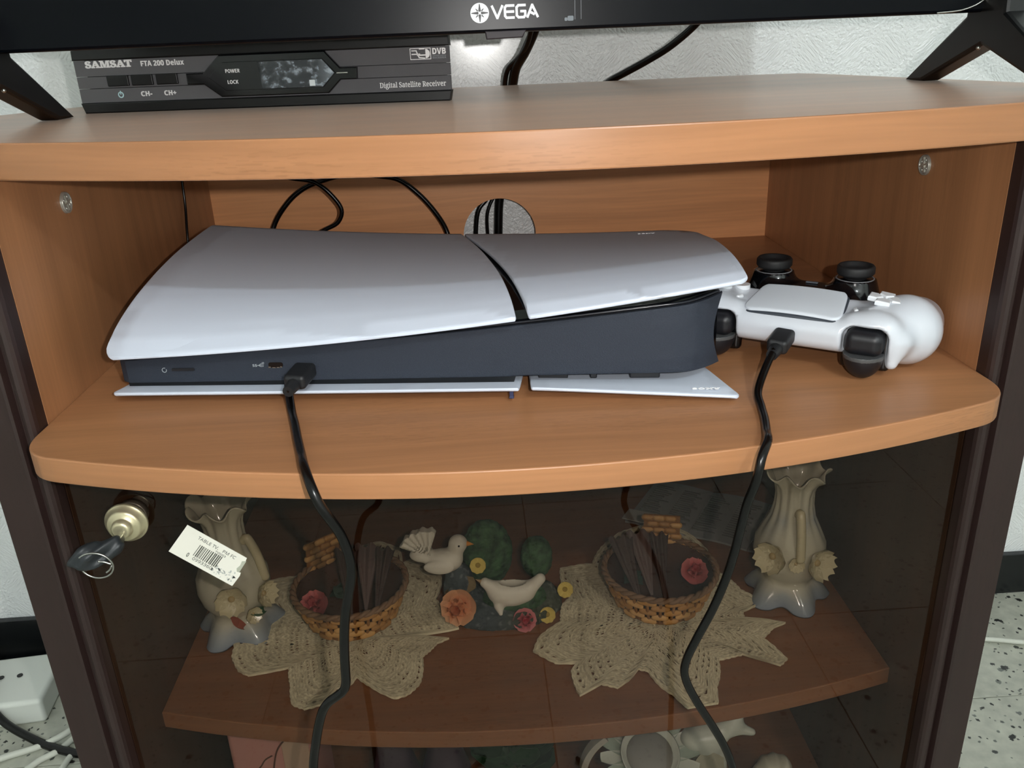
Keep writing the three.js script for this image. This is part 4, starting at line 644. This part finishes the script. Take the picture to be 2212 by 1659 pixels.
// ---------------------------------------------------------------- figurine with two doves
{
  const f = thing('dove_figurine', 'painted garden figurine with two white doves, green bushes and roses between the baskets', 'figurine', [-0.015, SH, 0.225]);
  const F = (name, geo, mat, label) => put(f, name, geo, mat, label);
  const rockF = (x, y, z) => { let d = smin(sdEll(x, y, z, [0.000, 0.004, 0.006], [0.047, 0.014, 0.028]), smin(sdEll(x, y, z, [-0.034, 0.018, 0.000], [0.013, 0.026, 0.012]), sdEll(x, y, z, [0.034, 0.010, 0.004], [0.012, 0.012, 0.012]), 0.008), 0.010); d += 0.0022 * fbm(x * 160, y * 160, z * 160, 3); return Math.max(d, -y); };
  F('base', field(rockF, [-0.056, -0.002, -0.028], [0.056, 0.050, 0.036], 0.0018, (x, y, z) => { const n = fbm(x * 220, y * 220, z * 220, 3), g = sstep(-0.012, 0.02, x) * sstep(0.030, 0.0, Math.abs(y - 0.012)); const s = n > 0.22 ? 0.22 : 0.035; return [lerp(0.07, s, 0.55), lerp(0.065, 0.06, g) + (n > 0.22 ? 0.1 : 0), lerp(0.07, 0.035, g) + (n > 0.22 ? 0.1 : 0)]; }), vc(0.85), 'dark painted rock with green and grey flecks');
  const bush = (c, r) => field((x, y, z) => sdEll(x, y, z, c, r) + 0.0018 * fbm(x * 240, y * 240, z * 240, 3), [c[0] - r[0] - 0.004, c[1] - r[1] - 0.004, c[2] - r[2] - 0.004], [c[0] + r[0] + 0.004, c[1] + r[1] + 0.004, c[2] + r[2] + 0.004], 0.0016, (x, y, z) => { const n = clamp(0.5 + fbm(x * 150, y * 150, z * 150, 3) * 1.4); return [lerp(0.012, 0.06, n), lerp(0.035, 0.14, n), lerp(0.012, 0.055, n)]; });
  F('bush', bush([-0.010, 0.046, -0.010], [0.0205, 0.030, 0.014]), vc(0.8), 'tall dark green bush');
  F('bush', bush([0.0300, 0.040, -0.008], [0.0130, 0.0190, 0.011]), vc(0.8), 'small dark green bush');
  F('bush', bush([0.010, 0.016, 0.012], [0.026, 0.014, 0.014]), vc(0.8), 'low mossy mound');
  const whiteB = std(0xd9d5c4, 0.55);
  const dove = (at, turn, sc, head) => {
    const tailFan = (x, y, z) => { const px = x + 0.0100, py = y - 0.014, r = Math.hypot(px, py), a = Math.atan2(py, px); const fanA = Math.abs(a - 2.02); return Math.max(r - 0.0205 - 0.0006 * Math.cos(a * 18), Math.abs(z) - 0.0032 - 0.0006 * Math.cos(a * 26), (fanA - 0.78) * Math.max(r, 0.002), -r + 0.001); };
    const low = (x, y, z) => { const px = x + 0.0150, py = y - 0.014; return sdEll(px, py, z, [0, 0, 0], [0.0085, 0.0050, 0.0050]); };
    const body = (x, y, z) => { let d = smin(sdEll(x, y, z, [0, 0.010, 0], [0.0125, 0.0085, 0.0085]), sdCap(x, y, z, [0.007, 0.013, 0], [0.0105, 0.0225, 0], 0.0062, 0.0052), 0.004); d = smin(d, sdEll(x, y, z, [0.0112, 0.0245, 0], [0.0062, 0.0058, 0.0055]), 0.003); d = smin(d, sdEll(x, y, z, [-0.002, 0.009, 0.0075], [0.0105, 0.0050, 0.0028]), 0.0015); return smin(d, Math.min(tailFan(x, y, z), low(x, y, z)), 0.004); };
    const m = new THREE.Matrix4().compose(V(...at), new THREE.Quaternion().setFromEuler(new THREE.Euler(0, turn, head)), V(sc, sc, sc));
    const d = F('dove', field(body, [-0.038, -0.002, -0.016], [0.024, 0.042, 0.016], 0.0011).applyMatrix4(m), whiteB);
    put(d, 'beak', new THREE.ConeGeometry(0.0024, 0.0062, 12).rotateZ(-Math.PI / 2 - 0.1).translate(0.0190, 0.0238, 0).applyMatrix4(m), std(0xcf8428, 0.5));
    for (const s of [-1, 1]) put(d, 'eye', new THREE.SphereGeometry(0.0008, 8, 6).translate(0.0125, 0.0252, s * 0.0053).applyMatrix4(m), M.black);
  };
  dove([-0.0450, 0.0400, 0.006], -0.15, 1.15, 0.0);
  { // the lower dove with its back hollowed like a trough, head low to the left, tail up to the right
    const fB = (x, y, z) => { let d = smin(sdEll(x, y, z, [0.001, 0.021, 0.0215], [0.0175, 0.0108, 0.0100]), sdCap(x, y, z, [-0.010, 0.024, 0.0215], [-0.0190, 0.0320, 0.0215], 0.0064, 0.0040), 0.006); d = smin(d, sdCap(x, y, z, [0.014, 0.022, 0.0215], [0.0245, 0.0325, 0.0215], 0.0058, 0.0042), 0.006); d = smin(d, sdCap(x, y, z, [-0.009, 0.012, 0.026], [-0.008, 0.0075, 0.029], 0.0040, 0.0018), 0.004); return Math.max(d, -sdEll(x, y, z, [0.003, 0.034, 0.020], [0.0125, 0.0070, 0.0075])); };
    const d = F('dove', field(fB, [-0.030, 0.002, 0.006], [0.034, 0.042, 0.036], 0.0011).translate(0.006, 0.006, -0.001), whiteB, 'lower white dove with a hollow back');
    put(d, 'beak', new THREE.ConeGeometry(0.0020, 0.0060, 10).rotateZ(Math.PI / 2 - 0.5).translate(-0.0180, 0.0405, 0.0205), std(0x9b7f5a, 0.6));
  }
  const put3 = (name, g, p, rx, ry, mat, lab) => F(name, g.rotateX(rx).rotateY(ry).translate(...p), mat, lab);
  put3('rose', rose(0.0138, [0.55, 0.13, 0.035], [0.74, 0.42, 0.22]), [-0.0335, 0.0160, 0.0170], 1.15, -0.2, vc(0.6), 'orange rose');
  put3('rose', rose(0.0090, [0.48, 0.02, 0.05], [0.62, 0.22, 0.22]), [0.0160, 0.0050, 0.0265], 1.0, 0.1, vc(0.6), 'red rose');
  const yel = std(0xcfba62, 0.7), yel2 = std(0x8f7a2c, 0.7);
  for (const p of [[-0.0180, 0.0450, 0.0060], [0.0350, 0.0060, 0.0230], [0.0510, 0.0180, 0.0080]]) { const m = new THREE.Matrix4().makeTranslation(...p).multiply(new THREE.Matrix4().makeRotationX(1.1)); const q = F('daisy', blossom(0.0062, 9).applyMatrix4(m), yel, 'pale yellow daisy'); put(q, 'daisy_centre', new THREE.SphereGeometry(0.0022, 10, 8).scale(1, 0.5, 1).translate(0, 0.0012, 0).applyMatrix4(m), yel2); }
  F('leaf', petal(0.012, 0.005, 0.003).rotateZ(1.2).rotateY(2.9).translate(-0.0440, 0.0140, 0.0130), std(0x8e7b4d, 0.7));
  F('leaf', petal(0.013, 0.006, 0.003).rotateZ(0.9).rotateY(1.2).translate(-0.0270, 0.0230, 0.0120), std(0x7b6a48, 0.7));
}

// ---------------------------------------------------------------- leaflet lying behind the right basket
{
  const o = V(0.1075, SH + 0.0005, 0.1106), ang = Math.atan2(0.0672, 0.1077);
  const l = thing('leaflet', 'folded grey printed leaflet lying behind the right basket', 'leaflet', o.toArray(), -ang);
  const page = (x0, x1, bend) => solid((s, t) => [lerp(x0, x1, s), 0.0015 + bend * Math.sin(Math.PI * s) + 0.0006, -0.088 * t], (s, t) => [lerp(x0, x1, s), 0.0002 + bend * Math.sin(Math.PI * s), -0.088 * t], lin(12), lin(4), 0.5);
  const pm = std(0x8f8f8c, 0.8);
  put(l, 'page', page(0.0, 0.060, 0.0015), pm); put(l, 'page', page(0.0605, 0.116, 0.002), pm); put(l, 'page', page(0.1165, 0.150, 0.001), pm);
  const lines = []; seed = 5; for (let c = 0; c < 5; c++) for (let k = 0; k < 17; k++) { const x = 0.006 + c * 0.028, z = -0.012 - k * 0.004; lines.push(box(x, x + rr(0.012, 0.022), 0.0022, 0.00435, z, z + 0.0012)); }
  put(l, 'print_line', lines, std(0x63635f, 0.9)).userData.kind = 'stuff';
  put(l, 'flap', solid((s, t) => [lerp(-0.002, 0.034, s), 0.0065 + 0.001 * s, lerp(0.003, -0.016, t)], (s, t) => [lerp(-0.002, 0.034, s), 0.0056 + 0.001 * s, lerp(0.003, -0.016, t)], lin(4), lin(3), 0.5), std(0xb4b3ac, 0.8), 'paler turned-over corner flap');
}

// ---------------------------------------------------------------- the lowest compartment
const BT = -0.432;
{
  const bx = thing('storage_box', 'pinkish box with a painted curling branch, left in the lowest compartment', 'box', [-0.196, BT, 0.27]);
  put(bx, 'body', box(-0.034, 0.029, 0, 0.150, -0.03, 0.030, 0.004), std(0xb9857a, 0.7));
  put(bx, 'panel', box(0.006, 0.0265, 0.004, 0.146, 0.0296, 0.0306, 0.0004), std(0xb59a82, 0.7), 'beige side panel');
  put(bx, 'painted_branch', tube([[-0.006, 0.082, 0.0304], [-0.001, 0.112, 0.0308], [0.004, 0.126, 0.0310], [0.013, 0.136, 0.0310], [0.023, 0.140, 0.0309]], 0.0007, 40, 6), std(0x5a3c2c, 0.8));
  put(bx, 'painted_branch', tube([[-0.020, 0.100, 0.0304], [-0.012, 0.108, 0.0304], [-0.008, 0.114, 0.0304], [-0.002, 0.118, 0.0304]], 0.0006, 24, 6), std(0x5a3c2c, 0.8));
  for (const [x, label] of [[-0.108, 'dark purple round vase, left one of two in the lowest compartment'], [-0.068, 'dark purple round vase, right one of two in the lowest compartment']]) {
    const v = thing('round_vase', label, 'vase', [x, BT, 0.285]);
    put(v, 'body', lathe([[0, 0], [0.014, 0], [0.0215, 0.020], [0.0235, 0.045], [0.020, 0.075], [0.0145, 0.095], [0.013, 0.108], [0.0155, 0.118], [0.0142, 0.118], [0.0115, 0.106], [0, 0.09]], 40), std(0x3a2c3a, 0.35));
    put(v, 'rim', new THREE.TorusGeometry(0.0150, 0.0012, 8, 36).rotateX(Math.PI / 2).translate(0, 0.118, 0), std(0x4a3a48, 0.35));
  }
  const pl = thing('artificial_plant', 'green leafy artificial plant in a dark pot in the lowest compartment', 'plant', [-0.015, BT, 0.285]);
  put(pl, 'pot', lathe([[0, 0], [0.018, 0], [0.024, 0.040], [0.0255, 0.042], [0.0225, 0.042], [0.0175, 0.004], [0, 0.004]], 32), std(0x3a2a20, 0.7));
  seed = 314; const leafG = petal(0.030, 0.0125, 0.006, 0.0005), lm = [0x27442b, 0x35593a, 0x1f3824].map(c => std(c, 0.55));
  for (let i = 0; i < 22; i++) { const a = i * 2.4, h = 0.070 + 0.045 * (i / 22), m = put(pl, 'leaf', leafG, lm[i % 3]); m.position.set(Math.cos(a) * 0.006, h, Math.sin(a) * 0.006); m.rotation.set(0, a, rr(-0.2, 0.6)); }
  put(pl, 'stem', new THREE.CylinderGeometry(0.002, 0.003, 0.09, 8).translate(0, 0.078, 0), lm[2]);

  const porc = std(0xc4cabd, 0.3), greenish = std(0x9fae9f, 0.35);
  const bk = thing('ceramic_flower_basket', 'white ceramic basket with spiky petals and an arched handle in the lowest compartment', 'ornament', [0.094, BT, 0.292]);
  put(bk, 'foot', lathe([[0, 0], [0.026, 0], [0.020, 0.030], [0.012, 0.066], [0.014, 0.078], [0, 0.078]], 36), porc);
  const head = g => g.rotateX(0.45).translate(0, 0.082, 0.004), spikes = []; for (let i = 0; i < 18; i++) spikes.push(head(petal(0.040, 0.0058, 0.004, 0.0014).rotateZ(0.12).rotateY(i / 18 * 6.283)));
  spikes.slice(0).forEach((g, i) => put(bk, 'petal', g, i % 2 ? porc : greenish));
  put(bk, 'bowl', head(lathe([[0, 0.001], [0.016, 0.002], [0.0225, 0.009], [0.0235, 0.014], [0.0220, 0.014], [0.0150, 0.006], [0, 0.005]], 40)), porc);
  put(bk, 'cushion', new THREE.SphereGeometry(0.0185, 28, 14).scale(1, 0.35, 1).translate(0, 0.0095, 0).rotateX(0.45).translate(0, 0.082, 0.004), std(0x85857e, 0.6), 'grey rounded centre');
  put(bk, 'handle', solid((s, t) => { const a = lerp(2.2, 3.65, t); return [-0.010 + 0.046 * Math.cos(a), 0.082 + 0.046 * Math.sin(a), 0.012 + (s - 0.5) * 0.008]; }, (s, t) => { const a = lerp(2.2, 3.65, t); return [-0.010 + 0.041 * Math.cos(a), 0.082 + 0.041 * Math.sin(a), 0.012 + (s - 0.5) * 0.008]; }, lin(4), lin(24), 0.8), std(0xa8a498, 0.4));
  const bw = thing('ceramic_dove', 'pale ceramic bird with a forked tail beside the white ceramic basket', 'ornament', [0.146, BT, 0.290]);
  const bf = (x, y, z) => { let d = smin(sdCap(x, y, z, [0, 0.018, 0], [0, 0.075, 0], 0.018, 0.013), sdEll(x, y, z, [-0.008, 0.094, 0], [0.017, 0.011, 0.012]), 0.012); d = smin(d, sdCap(x, y, z, [0.004, 0.096, 0], [0.018, 0.106, -0.002], 0.008, 0.006), 0.008); d = smin(d, sdCap(x, y, z, [0.016, 0.104, -0.002], [0.026, 0.122, -0.004], 0.006, 0.0028), 0.007); d = smin(d, sdCap(x, y, z, [0.016, 0.102, -0.002], [0.032, 0.098, 0.002], 0.006, 0.0030), 0.006); return Math.max(d, -y); };
  put(bw, 'body', field(bf, [-0.034, -0.002, -0.028], [0.042, 0.132, 0.028], 0.0022), porc);
  put(bw, 'plinth', new THREE.CylinderGeometry(0.020, 0.022, 0.006, 32).translate(0, 0.003, 0), greenish);
  put(bw, 'wing', petal(0.026, 0.010, 0.004, 0.002).rotateX(0.9).translate(-0.020, 0.078, 0.013), std(0x8c8a72, 0.5));
  const sm = thing('ceramic_shell', 'small pale ceramic ornament alone at the right of the lowest compartment', 'ornament', [0.198, BT, 0.282]);
  put(sm, 'body', field((x, y, z) => Math.max(smin(sdEll(x, y, z, [0, 0.022, 0], [0.016, 0.025, 0.014]), sdEll(x, y, z, [0.006, 0.047, 0], [0.015, 0.011, 0.012]), 0.010) + 0.0006 * Math.sin(x * 700), -y), [-0.022, -0.002, -0.020], [0.026, 0.088, 0.020], 0.0020), std(0xb9b7a4, 0.4));
  put(sm, 'foot', new THREE.CylinderGeometry(0.014, 0.016, 0.004, 28).translate(0, 0.002, 0), porc);
}

// ---------------------------------------------------------------- on the floor beside the cabinet
{
  const ps = thing('power_strip', 'white power strip lying on the terrazzo floor left of the cabinet', 'power strip', [-0.588, FLOOR, 0.052], 0.10);
  put(ps, 'case', box(-0.085, 0.085, 0, 0.030, -0.040, 0.040, 0.005), std(0xdcdfd6, 0.45));
  for (const x of [-0.045, 0.040]) { const s = put(ps, 'socket', extrude((() => { const q = new THREE.Shape(); q.absarc(0, 0, 0.020, 0, 6.2832); return q; })(), 0.0012, 0.0004).rotateX(-Math.PI / 2).translate(x, 0.0298, -0.004), std(0xc9ccc2, 0.5)); for (const d of [-0.0095, 0.0095]) put(s, 'pin_hole', new THREE.CylinderGeometry(0.0030, 0.0030, 0.0006, 16).translate(x + d, 0.0312, -0.004), M.black); }
  const pl = thing('power_plug', 'black plug with a cord pushed into the white power strip', 'plug', [-0.612, FLOOR + 0.030, 0.050]);
  put(pl, 'body', new RoundedBoxGeometry(0.046, 0.046, 0.034, 3, 0.006).translate(0.022, 0.0245, 0), M.satin);
  putW(pl, 'cord', mergeGeometries(capped([[-0.575, FLOOR + 0.055, 0.062], [-0.560, FLOOR + 0.040, 0.078], [-0.535, FLOOR + 0.018, 0.096], [-0.500, FLOOR + 0.006, 0.112], [-0.470, FLOOR + 0.0042, 0.126], [-0.440, FLOOR + 0.0042, 0.136], [-0.400, FLOOR + 0.0042, 0.140], [-0.34, FLOOR + 0.0042, 0.12], [-0.32, FLOOR + 0.0042, 0.06]], 0.0042, 80, 10).map(flat)), M.cord);
  const wc = std(0xd2d3c6, 0.5);
  const cc = (label, pts, r) => tag(put(scene, 'white_cord', mergeGeometries(capped(pts.map(([x, h, z]) => [x, FLOOR + h, z]), r, 70, 8).map(flat)), wc), label, 'cord');
  cc('white cord lying along the wall above the power strip', [[-0.72, 0.004, 0.000], [-0.66, 0.004, -0.008], [-0.60, 0.004, -0.012], [-0.545, 0.004, -0.010], [-0.49, 0.004, 0.000], [-0.42, 0.004, 0.008], [-0.33, 0.004, 0.01]], 0.004);
  cc('white cord slanting across the floor below the power strip', [[-0.60, 0.0035, 0.172], [-0.552, 0.0035, 0.150], [-0.52, 0.0035, 0.132], [-0.490, 0.0035, 0.120], [-0.468, 0.009, 0.112], [-0.455, 0.0035, 0.080], [-0.44, 0.0035, 0.060], [-0.36, 0.0035, 0.05]], 0.0034);
  cc('white cord running toward the viewer beside the cabinet, left of its neighbour', [[-0.520, 0.0035, 0.21], [-0.500, 0.0035, 0.170], [-0.482, 0.0035, 0.140], [-0.468, 0.0035, 0.128], [-0.452, 0.0035, 0.100], [-0.42, 0.0035, 0.08], [-0.35, 0.0035, 0.075]], 0.0032);
  cc('white cord running toward the viewer closest to the cabinet side', [[-0.470, 0.0032, 0.22], [-0.462, 0.0032, 0.185], [-0.455, 0.0032, 0.160], [-0.452, 0.0032, 0.135], [-0.440, 0.0032, 0.112], [-0.40, 0.0032, 0.095], [-0.34, 0.0032, 0.09]], 0.003);
  cc('white cord lying on the terrazzo floor right of the cabinet', [[0.33, 0.003, 0.040], [0.42, 0.003, 0.050], [0.50, 0.003, 0.056], [0.53, 0.003, 0.0600], [0.565, 0.003, 0.0690], [0.61, 0.003, 0.078], [0.72, 0.003, 0.09], [0.9, 0.003, 0.12]], 0.0028);
}

scene.traverse(o => { if (o.isMesh) { o.castShadow = true; o.receiveShadow = true; } });
renderer.render(scene, camera);
